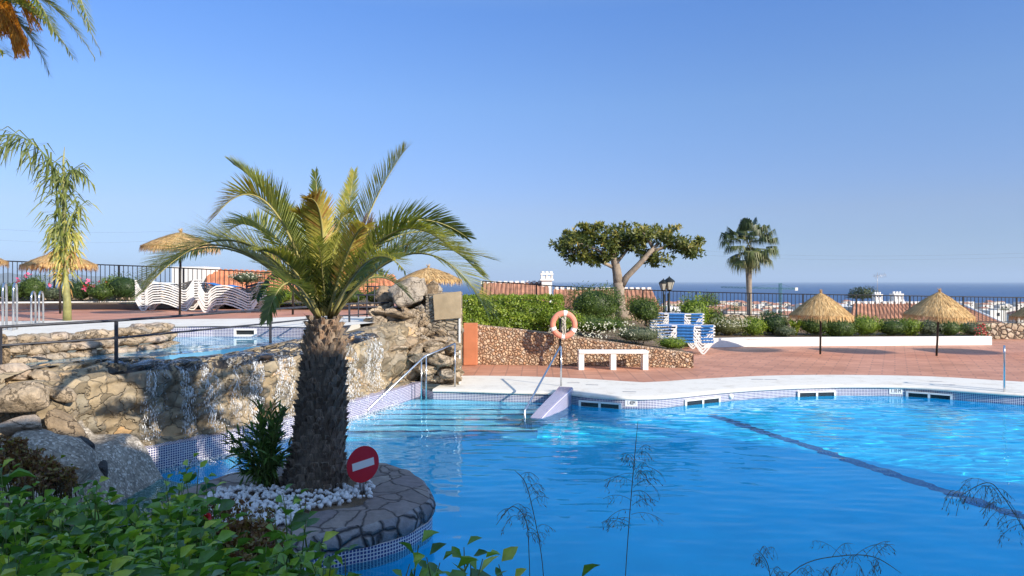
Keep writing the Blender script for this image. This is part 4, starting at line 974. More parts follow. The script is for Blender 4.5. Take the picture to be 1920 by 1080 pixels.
# ---------------------------------------------------------------- parasols
def umbrella(base, h, rim, R, label, seed=1):
    e = empty('straw_parasol', base, label, 'parasol', 'straw parasols'); rr = random.Random(seed); b = Vector(base); e.rotation_euler = (rr.uniform(-.035, .035), rr.uniform(-.035, .035), 0)
    m = MB(); m.tube([b, b+Vector((0, 0, h-.1))], .033, 10); m.build('pole', M['pole'], e)
    m = MB(); ap = h-.06; seg = 48
    prof = []
    for i in range(15):
        t = i/14; r = R*t; z = ap-(ap-rim)*(t**1.12*.62+t*.38)+.03*math.sin(t*math.pi*1.0)
        prof.append((max(.01, r), z+(.025 if i in (5, 10) else 0)))
    vs = []
    for r, z in prof:
        for k in range(seg): a = 2*math.pi*k/seg; rj = r*(1+.02*nz(a*3, z*4, seed)+.012*rr.random()); vs.append((b.x+rj*math.cos(a), b.y+rj*math.sin(a), b.z+z+.02*nz(a*5, r*5, seed)))
    for i in range(14):
        for k in range(seg):
            m.face([vs[i*seg+k], vs[i*seg+(k+1) % seg], vs[(i+1)*seg+(k+1) % seg], vs[(i+1)*seg+k]], .45+.25*rr.random(), None, True)
    for k in range(2600):   # straw laid over the cone
        a = rr.uniform(0, 2*math.pi); t = rr.random()**.6*.97; L = rr.uniform(.1, .28); t2 = min(1.02, t+L/R)
        def P(t, lift): return Vector((b.x+R*t*math.cos(a), b.y+R*t*math.sin(a), b.z+ap-(ap-rim)*(t**1.12*.62+t*.38)+.03*math.sin(min(1, t)*math.pi)+lift))
        w = Vector((-math.sin(a), math.cos(a), 0))*rr.uniform(.006, .014); l1 = rr.uniform(.012, .03); p, q = P(t, l1), P(t2, l1+rr.uniform(-.01, .03)); a2 = rr.uniform(-.03, .03); q = q+Vector((-math.sin(a), math.cos(a), 0))*a2
        m.face([p-w, p+w, q+w*.5, q-w*.5], rr.random())
    m.build('canopy', M['thatch'], e)
    m = MB()
    for k in range(900):
        a = rr.uniform(0, 2*math.pi); r = R*rr.uniform(.97, 1.01); L = rr.uniform(.05, .13)+.1*rr.random()**2+.05*nz(a*3, seed); p = Vector((b.x+r*math.cos(a), b.y+r*math.sin(a), b.z+rim+rr.uniform(-.01, .05)))
        q = p+Vector((math.cos(a)*L*.25+rr.uniform(-.02, .02), math.sin(a)*L*.25+rr.uniform(-.02, .02), -L)); w = Vector((-math.sin(a), math.cos(a), 0))*.009
        m.face([p-w, p+w, q+w*.4, q-w*.4], rr.random()*.9)
    m.build('fringe', M['thatch'], e)
    m = MB()
    for k in range(60):
        a = rr.uniform(0, 2*math.pi); s_ = rr.uniform(.02, .1); p = b+Vector((0, 0, ap-.03)); q = p+Vector((math.cos(a)*s_, math.sin(a)*s_, rr.uniform(.06, .17))); w = Vector((-math.sin(a), math.cos(a), 0))*.007; m.face([p-w, p+w, q+w*.4, q-w*.4], rr.random())
    m.build('tuft', M['thatch'], e)
umbrella(G(1538, 664, 0), 2.15, 1.3, 1.02, 'straw parasol on the red deck, left of the two standing right of the sunbeds', 1)
umbrella(G(1756, 667, 0), 2.2, 1.34, 1.04, 'straw parasol on the red deck nearest the right picture edge with its pole in view', 2)
umbrella((17.9, 23.9, 0), 2.1, 1.3, 1.13, 'straw parasol cut off by the right picture edge', 3)
umbrella(G(113, 588, UZ), 1.95, 1.46, 1.02, 'straw parasol behind the thin green palm on the upper terrace', 4)
umbrella(G(337, 592, UZ), 2.45, 1.96, 1.04, 'straw parasol beside the white sunbed stacks, above the palm frond tips', 5)
umbrella(G(549, 590, UZ), 2.15, 1.7, 1.0, 'straw parasol half hidden behind the crown of the date palm', 6)
umbrella((-2.75, 24, UZ), 1.5, 1.0, 1.1, 'straw parasol peeking out behind the rock outcrop', 7)
umbrella(D(-70, 580, 22), 1.95, 1.48, 1.1, 'straw parasol at the left picture edge, only its rim in view', 8)

# ---------------------------------------------------------------- sun loungers
def make_lounger(white=False):
    e = empty('sun_lounger', (0, 0, 0), 'x', 'sun lounger'); W = .6; Lg = 1.95
    def bar(m, a, b, y, w=.04, t=(.04 if white else .045)):
        a, b = Vector((a[0], 0, a[1])), Vector((b[0], 0, b[1])); d = (b-a).normalized(); n_ = Vector((-d.z, 0, d.x))*t/2
        P = [a-n_, b-n_, b+n_, a+n_]; vs = [(p.x, y-w/2, p.z) for p in P]+[(p.x, y+w/2, p.z) for p in P]
        m.add(vs, [(0, 1, 2, 3), (7, 6, 5, 4), (0, 4, 5, 1), (1, 5, 6, 2), (2, 6, 7, 3), (3, 7, 4, 0)], .5)
    if white:   # one-piece wavy frame
        top = [(-Lg/2, .36), (-.86, .14), (-.78, .02), (-.66, .02), (-.56, .16), (-.4, .26), (-.1, .28), (.15, .22), (.45, .1), (.6, .02), (.72, .02), (.82, .14), (Lg/2, .38)]; seat = [(-Lg/2, .36), (-.72, .36), (-.4, .27), (-.1, .29), (.15, .23), (.5, .24), (Lg/2, .38)]
    else: top = [(-Lg/2, .42), (-.55, .44), (-.2, .43), (.3, .42), (.6, .42), (Lg/2, .43)]; seat = top
    for s in (-1, 1):
        m = MB()
        for a, b in zip(top, top[1:]): bar(m, a, b, s*W/2)
        m.build('side_rail', M['plastic'], e)
        if not white:
            for x0, x1, x2 in ((-.93, -.62, -.28), (.25, .58, .93)):
                m = MB(); bar(m, (x0, .42), (x1-.04, .03), s*W/2); bar(m, (x1-.045, .02), (x1+.045, .02), s*W/2); bar(m, (x1+.04, .03), (x2, .42), s*W/2); m.build('leg', M['plastic'], e)
    for sx, zz in ((-1, top[0][1]), (1, top[-1][1])):
        m = MB(); m.box((sx*Lg/2, 0, zz), (.04, W, .035)); m.build('end_bar', M['plastic'], e)
    m = MB()
    for a, b in zip(seat, seat[1:]):
        m.add([(a[0], -W/2+.02, a[1]+.01), (b[0], -W/2+.02, b[1]+.01), (b[0], W/2-.02, b[1]+.01), (a[0], W/2-.02, a[1]+.01),
               (a[0], -W/2+.02, a[1]-.01), (b[0], -W/2+.02, b[1]-.01), (b[0], W/2-.02, b[1]-.01), (a[0], W/2-.02, a[1]-.01)], [(0, 1, 2, 3), (4, 7, 6, 5)], .5)
    if not white: m.box((0.0, -W/2-.024, .42), (.56, .006, .075)); m.box((0.0, W/2+.024, .42), (.56, .006, .075)); m.box((.72, -W/2-.024, .425), (.4, .006, .065)); m.box((-.72, -W/2-.024, .438), (.5, .006, .03))
    m.build('sling', M['plastic'] if white else M['blue'], e)
    return e
LG = {}
def stack(c, rz, n, sp, where, grp, white=False, topblue=False):
    for k in range(n):
        key = 'top' if (white and topblue and k >= n-1) else white
        if key not in LG:
            LG[key] = o = make_lounger(bool(white))
            if key == 'top':
                for ch in o.children:
                    if ch.name.startswith('sling'): ch.data.materials[0] = M['blue']
        else: o = copy_tree(LG[key])
        o.location = (c[0]+U(-.012, .012), c[1]+U(-.01, .01), c[2]+k*sp); o.rotation_euler = (0, 0, rz+U(-.01, .01))
        ORD = ['', 'second', 'third', 'fourth', 'fifth', 'sixth', 'seventh', 'eighth', 'ninth']
        if k == n-1: o['label'] = 'topmost sun lounger of the '+where
        elif k == 0: o['label'] = 'lowest sun lounger of the '+where
        else: o['label'] = ORD[k]+' sun lounger from the bottom of the '+where
        o['group'] = grp
q = G(1284, 662, 0); stack((q.x, q.y, 0), -.16, 6, .105, 'blue sunbed stack nearer the bench', 'sun loungers in the nearer right stack')
q = D(1268, 600, 27); stack((q.x, q.y, 0), -.16, 9, .105, 'farther blue sunbed stack', 'sun loungers in the farther right stack')
q = G(318, 582, UZ); stack((q.x-.02, q.y, UZ), .02, 9, .082, 'left stack of white sunbeds', 'sun loungers in the left terrace stack', True)
q = G(436, 585, UZ); stack((q.x, q.y, UZ), -.02, 8, .082, 'white sunbed stack nearest the date palm', 'sun loungers in the right terrace stack', True, True)

# ---------------------------------------------------------------- foliage helpers
def rv(): return Vector((rnd.gauss(0, 1), rnd.gauss(0, 1), rnd.gauss(0, 1))).normalized()
def leaf(mb, p, d, nrm, L, w, a, fold=.15, six=True):
    d = d.normalized(); s = d.cross(nrm)
    if s.length < 1e-4: s = d.orthogonal()
    s.normalize(); n_ = s.cross(d)
    if six:
        m = p+d*L*.5-n_*0; t = p+d*L-n_*L*.18; up = n_*fold*w
        l, r = p+d*L*.42-s*w/2+up, p+d*L*.42+s*w/2+up; l2, r2 = p+d*L*.75-s*w*.3+up*.5-n_*L*.06, p+d*L*.75+s*w*.3+up*.5-n_*L*.06; mid = p+d*L*.72-n_*L*.06
        n0 = len(mb.v); mb.v += [tuple(x) for x in (p, l, l2, t, mid, r2, r)]
        for f in ((0, 4, 2, 1), (4, 3, 2), (0, 6, 5, 4), (4, 5, 3)):
            mb.f.append(tuple(n0+i for i in f)); mb.a.append(a); mb.uv.append(None); mb.sm.append(True); mb.mi.append(0)
    else:
        mb.face([p, p+d*L*.5-s*w/2, p+d*L, p+d*L*.5+s*w/2], a)
def bush(name, base, R, mat, n, L, label, cat='shrub', group=None, flat=False, w=.45, up=.3, vb=0, stems=True, flowers=None, power=2.0, extra=None):
    b = Vector(base); e = empty(name, b, label, cat, group); m = MB(); sd = U(0, 100)
    c = b+Vector((0, 0, R[2]))
    for k in range(n):
        d = rv(); d.z = d.z if rnd.random() < .75 else abs(d.z); t = rnd.random()**.35
        if flat:   # box-like hedge
            q = Vector((U(-1, 1), U(-1, 1), U(-1, 1))); ax = rnd.choice([1, 2, 2, 1, 0]); q[ax] = (1 if ax != 1 else -1)*U(.82, 1.03) if ax != 0 else rnd.choice((-1, 1))*U(.85, 1)
            lump = 1+.22*noise.noise(Vector((q.x*5+sd, q.y*3, q.z*3))); p = Vector((q.x*R[0], q.y*R[1]*lump, q.z*R[2]*lump)); nr = Vector((0, -1 if ax == 1 else 0, 1 if ax == 2 else .2))
        else:
            lump = 1+.36*noise.noise(d*2.2+Vector((sd, 0, 0)))+.26*noise.noise(d*5+Vector((sd, 3, 0)))+(U(0, .3) if rnd.random() < .06 else 0)
            q = Vector((math.copysign(abs(d.x)**(2/power), d.x), math.copysign(abs(d.y)**(2/power), d.y), d.z)) if power != 2 else d
            p = Vector((q.x*R[0], q.y*R[1], q.z*R[2]))*t*lump; nr = d
        q9 = rv(); dirn = ((q9-nr*q9.dot(nr))*1.0+nr*.25+Vector((0, 0, up))).normalized()
        ld = (noise.noise(p*4+Vector((sd, 1, 1)))*.9+.5)*.5+rnd.random()*.45+vb
        leaf(m, c+p, dirn, (nr+rv()*.55), L*U(.8, 1.5), L*w, max(0, min(1, ld)), six=(L > .05 and n < 5000))
    m.build('foliage', mat, e)
    m = MB(); vs = []
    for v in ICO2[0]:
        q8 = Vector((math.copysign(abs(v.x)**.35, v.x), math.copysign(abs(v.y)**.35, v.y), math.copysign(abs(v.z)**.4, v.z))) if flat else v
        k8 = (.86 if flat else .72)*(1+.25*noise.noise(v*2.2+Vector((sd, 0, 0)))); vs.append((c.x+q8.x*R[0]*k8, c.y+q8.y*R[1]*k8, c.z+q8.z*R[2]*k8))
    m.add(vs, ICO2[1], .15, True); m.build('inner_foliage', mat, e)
    if stems:
        m = MB()
        for k in range(5): m.tube([b+Vector((U(-.2, .2)*R[0], U(-.2, .2)*R[1], -.05)), b+Vector((U(-.5, .5)*R[0], U(-.5, .5)*R[1], R[2]*1.2))], .012, 5)
        m.build('stem', M['twig'], e)
    if flowers:
        fm, fn, fs = flowers; m = MB()
        for k in range(fn):
            d = rv(); d.y = -abs(d.y); d.z = abs(d.z)*.8+.1; d.normalize(); p = c+Vector((d.x*R[0], d.y*R[1], d.z*R[2]))*1.03
            for j in range(5): leaf(m, p, (d*.4+rv()).normalized(), d, fs, fs*.7, rnd.random(), six=False)
        m.build('flower', fm, e)
    return e

# ---------------------------------------------------------------- bed plants, right
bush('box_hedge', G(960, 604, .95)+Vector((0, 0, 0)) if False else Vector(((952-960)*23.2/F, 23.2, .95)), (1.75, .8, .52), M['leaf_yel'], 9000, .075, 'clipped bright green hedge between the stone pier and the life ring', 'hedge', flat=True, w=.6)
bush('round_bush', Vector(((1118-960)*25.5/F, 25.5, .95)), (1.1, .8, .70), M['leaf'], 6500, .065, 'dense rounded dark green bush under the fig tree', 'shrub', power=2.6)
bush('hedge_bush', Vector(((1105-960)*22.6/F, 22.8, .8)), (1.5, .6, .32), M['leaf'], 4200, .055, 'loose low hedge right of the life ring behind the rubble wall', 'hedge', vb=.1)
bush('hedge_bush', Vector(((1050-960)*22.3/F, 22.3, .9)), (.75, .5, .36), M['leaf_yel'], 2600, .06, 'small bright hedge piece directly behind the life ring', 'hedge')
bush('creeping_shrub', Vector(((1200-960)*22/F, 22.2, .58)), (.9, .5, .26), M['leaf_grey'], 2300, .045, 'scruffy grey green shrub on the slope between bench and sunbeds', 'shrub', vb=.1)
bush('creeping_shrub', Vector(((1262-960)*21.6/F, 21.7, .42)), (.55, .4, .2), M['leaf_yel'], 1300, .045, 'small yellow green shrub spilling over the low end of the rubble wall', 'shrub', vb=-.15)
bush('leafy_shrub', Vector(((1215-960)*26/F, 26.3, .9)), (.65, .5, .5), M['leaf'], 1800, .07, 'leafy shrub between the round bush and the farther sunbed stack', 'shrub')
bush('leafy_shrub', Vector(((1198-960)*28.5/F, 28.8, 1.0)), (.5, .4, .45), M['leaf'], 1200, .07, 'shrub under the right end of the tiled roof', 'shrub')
m = MB()
for k in range(230):
    px, py = U(1020, 1190), U(603, 634)
    if rnd.random() < .3: continue
    t = (py-600)/34; p = D(px, py, 22.3-t*.6); 
    for j in range(4): leaf(m, p, (rv()+Vector((0, -.6, .5))).normalized(), Vector((0, -1, .3)), .04, .03, rnd.random(), six=False)
tag(m.build('white_blossom', M['white_flower'], None, D(1100, 630, 22)), 'scattered small white flowers over the hedge behind the bench', 'flowers', None, 'stuff')
PL = [
 (1300, 585, 29, 56, 46, 'leaf_yel', .07, 'tall yellow green shrub right behind the sunbed stacks', None, 632),
 (1335, 600, 29.4, 40, 44, 'leaf', .07, 'mid green shrub between the yellow shrub and the pale flowering one', None, 632),
 (1366, 612, 29, 66, 40, 'leaf_pale', .045, 'pale shrub covered in tiny whitish flowers above the white kerb', (M['white_flower'], 200, .03), 632),
 (1411, 613, 29, 40, 32, 'leaf_yel', .06, 'rounded golden green shrub right of the pale flowering shrub', None, 632),
 (1450, 611, 29.4, 50, 40, 'leaf_dark', .06, 'dark green shrub between the golden shrub and the spiky plant', None, 632),
 (1472, 622, 28.6, 28, 20, 'leaf_grey', .04, 'small grey cushion plant at the kerb', None, 633),
 (1530, 612, 29, 60, 42, 'leaf', .065, 'feathery green shrub behind the pole of the left deck parasol', None, 633),
 (1575, 616, 28.8, 60, 44, 'leaf', .055, 'green shrub spilling over the kerb right of the parasol pole', None, 640),
 (1620, 611, 29, 56, 42, 'leaf_yel', .05, 'feathery light green shrub with red blooms beside it', None, 632),
 (1672, 616, 29, 56, 32, 'leaf', .05, 'low green shrub under the end of the tiled house roof', None, 632),
 (1706, 614, 29.2, 38, 32, 'leaf_yel', .06, 'upright lighter green shrub in the middle of the two right parasols', None, 632),
 (1742, 615, 29, 40, 32, 'leaf_grey', .05, 'bluish grey shrub left of the right parasol pole', None, 632),
 (1777, 614, 28.8, 46, 36, 'leaf', .045, 'bright green shrub right of the right parasol pole', None, 634),
 (1822, 618, 29, 50, 28, 'leaf_grey', .05, 'low olive shrub near the end of the white kerb', None, 632)]
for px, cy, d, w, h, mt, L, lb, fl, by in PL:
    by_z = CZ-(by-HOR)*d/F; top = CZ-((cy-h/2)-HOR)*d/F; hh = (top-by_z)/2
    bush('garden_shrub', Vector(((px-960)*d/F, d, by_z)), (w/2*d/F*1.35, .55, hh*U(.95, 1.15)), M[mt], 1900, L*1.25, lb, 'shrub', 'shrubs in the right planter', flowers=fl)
e = empty('red_geranium', D(1838, 632, 28.7), 'red flowering geranium at the end of the white kerb', 'flower'); m = MB()
for k in range(160):
    p = D(1838, 618, 28.7)+Vector((rnd.gauss(0, .14), rnd.gauss(0, .1), rnd.gauss(0, .12))); leaf(m, p, rv(), Vector((0, -1, 0)), .06, .05, rnd.random(), six=False)
m.build('blossom', M['red_flower'], e); m = MB()
for k in range(120): leaf(m, D(1838, 628, 28.8)+Vector((rnd.gauss(0, .14), rnd.gauss(0, .1), rnd.gauss(0, .05))), rv(), Vector((0, -1, .4)), .07, .05, rnd.random(), six=False)
m.build('foliage', M['leaf'], e)
for px, py, d, s_, lb in ((1492, 632, 29, 1.0, 'spiky strap-leaved plant left of the left deck parasol'),):
    e = empty('spiky_plant', D(px, py, d), lb, 'plant'); m = MB()
    for k in range(60):
        a = U(0, 6.28); b = D(px, py, d); t = Vector((math.cos(a), math.sin(a), 0)); L = U(.6, 1.1)*s_; p1 = b+t*.25*L+Vector((0, 0, .6*L)); p2 = b+t*U(.45, .8)*L+Vector((0, 0, U(.5, .95)*L)); w = Vector((-math.sin(a), math.cos(a), 0))*.03
        v_ = rnd.random(); m.face([b-w, b+w, p1+w, p1-w], v_); m.face([p1-w, p1+w, p2+w*.1, p2-w*.1], v_)
    m.build('leaves', M['leaf_yel'], e)
# upper terrace plants
PLU = [(22, 548, 26, 60, 34, 'leaf', 'green shrub behind the tall ladder at the left edge', None),
 (62, 540, 26, 44, 52, 'leaf', 'rose bush with pink blooms behind the steel ladders', (M['pink_flower'], 5, .12)),
 (105, 552, 26.2, 60, 24, 'leaf_grey', 'low greyish plant under the left parasol', None),
 (150, 545, 26, 50, 44, 'leaf_dark', 'dark rose bush right of the thin palm', (M['pink_flower'], 4, .12)),
 (190, 548, 25.8, 54, 36, 'leaf', 'green shrub right of the dark rose bush', (M['red_flower'], 6, .08)),
 (232, 540, 26, 56, 56, 'leaf_dark', 'tall dark bush left of the white sunbeds', None),
 (215, 535, 26.4, 40, 34, 'leaf_yel', 'yellowish bush in front of the fence left of the sunbeds', None),
 (462, 522, 27.5, 50, 22, 'leaf_grey', 'pale shrub showing above the terrace sunbeds', (M['white_flower'], 40, .04)),
 (520, 556, 25, 60, 36, 'leaf_yel', 'bright green hedge piece behind the date palm trunk, left', None),
 (585, 556, 25, 70, 36, 'leaf_yel', 'bright green hedge piece behind the date palm trunk, middle', None),
 (655, 556, 25, 60, 34, 'leaf', 'green shrub behind the railing right of the date palm', None),
 (715, 556, 25, 60, 40, 'leaf', 'green shrub just left of the rock outcrop', None)]
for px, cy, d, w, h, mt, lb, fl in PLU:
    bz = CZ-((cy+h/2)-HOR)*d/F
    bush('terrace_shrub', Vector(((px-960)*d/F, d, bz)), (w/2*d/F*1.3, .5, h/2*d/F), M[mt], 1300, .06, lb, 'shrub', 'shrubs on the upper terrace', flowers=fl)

# ---------------------------------------------------------------- fig tree
ft = empty('fig_tree', D(1162, 596, 28.6), 'broad flat-topped fig tree with thick pale forked trunk behind the round bush', 'tree')
m = MB(); dt = 28.6
def T(px, py, dd=0): return D(px, py, dt+dd)
m.tube([T(1166, 600), T(1163, 575), T(1161, 550), T(1160, 530)], [.27, .22, .2, .23], 14)
m.tube([T(1160, 535), T(1157, 512), T(1153, 490), T(1146, 465), T(1135, 448)], [.21, .18, .16, .12, .06], 12)
m.tube([T(1163, 538), T(1176, 518, -.1), T(1196, 498, -.3), T(1218, 474, -.3), T(1236, 455, -.2)], [.17, .12, .11, .1, .05], 12)
m.build('trunk', M['bark'], ft); m = MB()
for (a, b, c) in [((1153, 490), (1120, 468), (1085, 455)), ((1150, 475), (1170, 455), (1180, 435)), ((1146, 468), (1120, 445), (1110, 430)), ((1218, 474), (1250, 462), (1290, 468)), ((1205, 488), (1225, 480), (1240, 478)), ((1157, 505), (1110, 482), (1065, 470)), ((1225, 466), (1215, 450), (1205, 435)), ((1154, 495), (1175, 470), (1195, 455))]:
    dz = U(-.8, .8); m.tube([T(*a), T(*b, dz*.5), T(*c, dz)], [.08, .055, .02], 7)
m.build('branch', M['bark'], ft); m = MB()
CL = [(1062, 462, 28, 20), (1085, 452, 34, 24), (1080, 480, 34, 14), (1110, 486, 30, 12), (1045, 458, 14, 10), (1105, 438, 30, 14), (1130, 452, 34, 22), (1160, 438, 34, 18), (1170, 424, 20, 8), (1195, 440, 36, 18), (1190, 462, 30, 16), (1225, 442, 32, 16), (1235, 486, 24, 12), (1215, 476, 18, 12), (1255, 448, 30, 16), (1278, 460, 26, 16), (1300, 472, 20, 14), (1265, 430, 16, 6), (1120, 425, 16, 6), (1095, 425, 10, 5), (1310, 452, 8, 8), (1072, 440, 24, 10), (1135, 478, 22, 12), (1150, 462, 24, 14)]
for (px, py, rx, ry) in CL:
    for k in range(int(rx*ry*.32)+14):
        d = rv(); t = rnd.random()**.4*(1 if rnd.random() < .9 else U(1, 1.35)); lum = 1+.4*nz(d.x*3+px, d.y*3, d.z*3); c = D(px, py, dt)+Vector((d.x*rx, d.y*rx*1.3, d.z*ry))*(t*dt/F*lum)
        if nz(c.x*1.5, c.y*1.5, c.z*1.9) < -.16: continue
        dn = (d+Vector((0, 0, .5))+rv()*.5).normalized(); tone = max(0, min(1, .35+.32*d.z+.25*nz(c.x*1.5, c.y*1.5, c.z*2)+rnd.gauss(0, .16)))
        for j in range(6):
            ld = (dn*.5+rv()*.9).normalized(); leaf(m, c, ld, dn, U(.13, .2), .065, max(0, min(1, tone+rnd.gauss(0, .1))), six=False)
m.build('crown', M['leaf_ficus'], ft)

# ---------------------------------------------------------------- fan palm
fpd = 40.0; fp = empty('fan_palm', D(1406, 610, fpd), 'tall fan palm with drooping shaggy crown standing beyond the fence', 'palm tree')
m = MB(); m.tube([D(1406, 640, fpd), D(1405, 600, fpd), D(1405, 560, fpd), D(1404, 520, fpd), D(1403, 480, fpd)], [.17, .15, .14, .16, .2], 12); m.build('trunk', M['bark'], fp)
m = MB(); cc = D(1403, 458, fpd)
for k in range(64):
    a = U(0, 6.28); el = U(-1.25, 1.35); v = Vector((math.cos(a)*math.cos(el), math.sin(a)*math.cos(el), math.sin(el))); pl = U(.75, 1.25)*(1 if el > -.3 else .9)
    hub = cc+v*pl+Vector((0, 0, -.12*pl)); dead = max(0, min(1, .30-el*.38+rnd.gauss(0, .08))); m_w = Vector((-math.sin(a), math.cos(a), 0))
    pass; m.face([cc-m_w*.012, cc+m_w*.012, hub+m_w*.012, hub-m_w*.012], .75)
    s = m_w; u = s.cross(v).normalized()
    for j in range(22):
        t = -1.35+2.7*j/21; d = (v*math.cos(t)+s*math.sin(t)).normalized(); L = U(.7, .95)*(1-.12*abs(t)); m1 = hub+d*L*.55; tip = m1+(d*.32+Vector((0, 0, -1+rnd.gauss(0, .15)))).normalized()*L*.6
        w = d.cross(u).normalized()*.03; v_ = max(0, min(1, dead+rnd.gauss(0, .1))); m.face([hub, hub, m1+w, m1-w][1:] , v_); m.face([m1-w, m1+w, tip], v_)
m.build('crown', M['fan'], fp)

# ---------------------------------------------------------------- date palm fronds
def bez(p0, mid, p2, n):
    c = mid*2-(p0+p2)*.5; return [(p0*(1-t)**2+c*2*t*(1-t)+p2*t*t) for t in [i/n for i in range(n+1)]]
def frond(ml, mr, p0, mid, p2, nl=60, LL=.38, tone=.4, tipt=None, wid=.022, lift=.35, droop=.12, start=.14, rr_=.02, roll=0, jit=.1):
    N = 40; P = bez(p0, mid, p2, N); mr.tube(P[::2], [rr_*(1-.85*i/20) for i in range(21)], 6)
    for k in range(nl):
        t = start+(1-start)*(k+.3*rnd.random())/nl; i = min(N-1, int(t*N)); f = t*N-i; p = P[i]+(P[i+1]-P[i])*f; tg = (P[i+1]-P[i]).normalized()
        S = tg.cross(Vector((0, 0, 1)));
        if S.length < .15: S = tg.cross(Vector((0, -1, .2)))
        S.normalize(); Un = S.cross(tg).normalized()
        if roll: R = Matrix.Rotation(roll, 3, tg); S = R@S; Un = R@Un
        prof = min(1, .45+2.4*(t-start))*(1-.62*max(0, (t-.55)/.45)**1.4)
        al = math.radians(62-34*t)
        for s in (-1, 1):
            L = LL*prof*U(.85, 1.1); lf_ = lift+rnd.gauss(0, jit*2)
            d = (tg*math.cos(al)+S*s*math.sin(al)*math.cos(lf_)+Un*math.sin(al)*math.sin(lf_)+rv()*jit*.6).normalized()
            m1 = p+d*L*.55; d2 = (d+Vector((0, 0, -droop))).normalized(); tip = m1+d2*L*.45; w = d.cross(Un).normalized()*wid*.5+Un*wid*.15
            a = max(0, min(1, tone+rnd.gauss(0, .09)+((tipt-tone)*t**1.5 if tipt is not None else 0)))
            ml.face([p-w*.5, p+w*.5, m1+w, m1-w], a); ml.face([m1-w, m1+w, tip+w*.15, tip-w*.15], a)
dp = empty('date_palm', G(590, 915, .12), 'short stout date palm with arching fronds on the flagstone island', 'palm tree')
dd = 8.25
def K(px, py, o=0): return D(px, py, dd+o)
cr = K(610, 590)
FR = [ # start, mid, tip (with depth offsets), n, leaflet len, tone, tiptone
 ((625, 590), (690, 405, .2), (760, 280, .5), 80, .44, .42, .8), ((622, 590), (645, 440, .5), (664, 322, 1.0), 54, .26, .6, .7),
 ((608, 590), (600, 440, .9), (591, 322, 1.5), 50, .24, .1, .2), ((604, 592), (604, 425, -.3), (577, 372, -.75), 70, .26, .62, 1.0),
 ((598, 592), (520, 400, .2), (437, 308, .5), 80, .42, .3, .45), ((596, 592), (505, 385, -.3), (404, 405, -.7), 80, .40, .35, .95),
 ((596, 594), (440, 452, -.2), (268, 548, -.6), 96, .58, .42, .75), ((594, 594), (440, 470, .5), (300, 500, 1.1), 86, .52, .35, .7),
 ((625, 592), (740, 425, .4), (876, 445, .9), 90, .38, .08, .15), ((628, 594), (755, 480, .0), (927, 487, -.1), 96, .50, .5, .75),
 ((626, 596), (775, 475, -.5), (912, 580, -.8), 84, .50, .35, .7), ((622, 592), (720, 455, 1.0), (850, 440, 1.8), 70, .34, .4, .6),
 ((615, 592), (660, 455, -.6), (692, 430, -1.1), 56, .22, .8, .85), ((600, 592), (560, 440, .8), (520, 380, 1.5), 60, .32, .3, .5),
 ((600, 594), (545, 500, -.5), (480, 470, -1.0), 60, .26, .3, .6),
 ((620, 594), (690, 490, -.8), (760, 510, -1.4), 60, .32, .4, .7), ((606, 592), (575, 470, 1.2), (540, 440, 2.0), 50, .3, .3, .4),
 ((618, 592), (655, 470, 1.3), (700, 440, 2.1), 50, .3, .35, .4), ((600, 595), (530, 510, .8), (480, 560, 1.4), 60, .32, .1, .1),
 ((612, 590), (625, 450, .2), (655, 400, .3), 46, .26, .7, .7), ((608, 590), (590, 450, -.2), (560, 400, -.4), 52, .3, .45, .9),
 ((622, 595), (700, 520, 1.0), (770, 560, 1.6), 50, .28, .3, .5), ((596, 594), (425, 462, .2), (272, 525, .3), 92, .5, .5, .8), ((626, 594), (770, 455, .6), (902, 515, 1.0), 86, .44, .45, .75), ((600, 592), (500, 430, .7), (410, 450, 1.1), 76, .4, .4, .65), ((624, 594), (730, 440, -.3), (850, 470, -.7), 76, .36, .3, .6), ((596, 595), (545, 530, -1.0), (500, 600, -1.5), 50, .26, .15, .3)]
for i, (s0, md, tp_, n_, LL, tn, tt_) in enumerate(FR):
    ml, mr = MB(), MB(); frond(ml, mr, K(*s0), K(*md), K(*tp_), int(n_*1.7), LL*1.0, min(1, tn+.14), tt_, .0165, .42, .1, .16, .02, roll=U(-.5, .5), jit=.07)
    fo = mr.build('frond', M['rachis'], dp); ml.build('leaflets', M['frond'], fo)
ml, mr = MB(), MB()
for k in range(34):   # young inner leaves crowding the heart
    a = U(0, 6.28); r = U(.2, .9); e1_ = K(608, 590)+Vector((math.cos(a)*r, math.sin(a)*r, U(.45, .95))); mid = K(608, 590)+Vector((math.cos(a)*r*.4, math.sin(a)*r*.4, U(.35, .6)))
    frond(ml, mr, K(606+U(-12, 12), 592), mid, e1_, 24, .2, U(.15, .7), None, .016, .4, .1, .1, .008)
mr.build('inner_stalk', M['rachis'], dp); ml.build('inner_leaves', M['frond'], dp)
m = MB()
for (a, b, c) in (((640, 560), (672, 470, -.2), (694, 408, -.1)), ((650, 550), (680, 480, -.2), (700, 420, 0))):
    for k in range(36):
        p = K(*a); q_ = K(*b)+rv()*.05; r_ = K(*c)+rv()*.07; m.tube([p, q_, r_], [.012, .008, .003], 4, .5)
m.build('dry_flower_stalk', plain('dry_stalk', (.1, .07, .06), .9), dp)
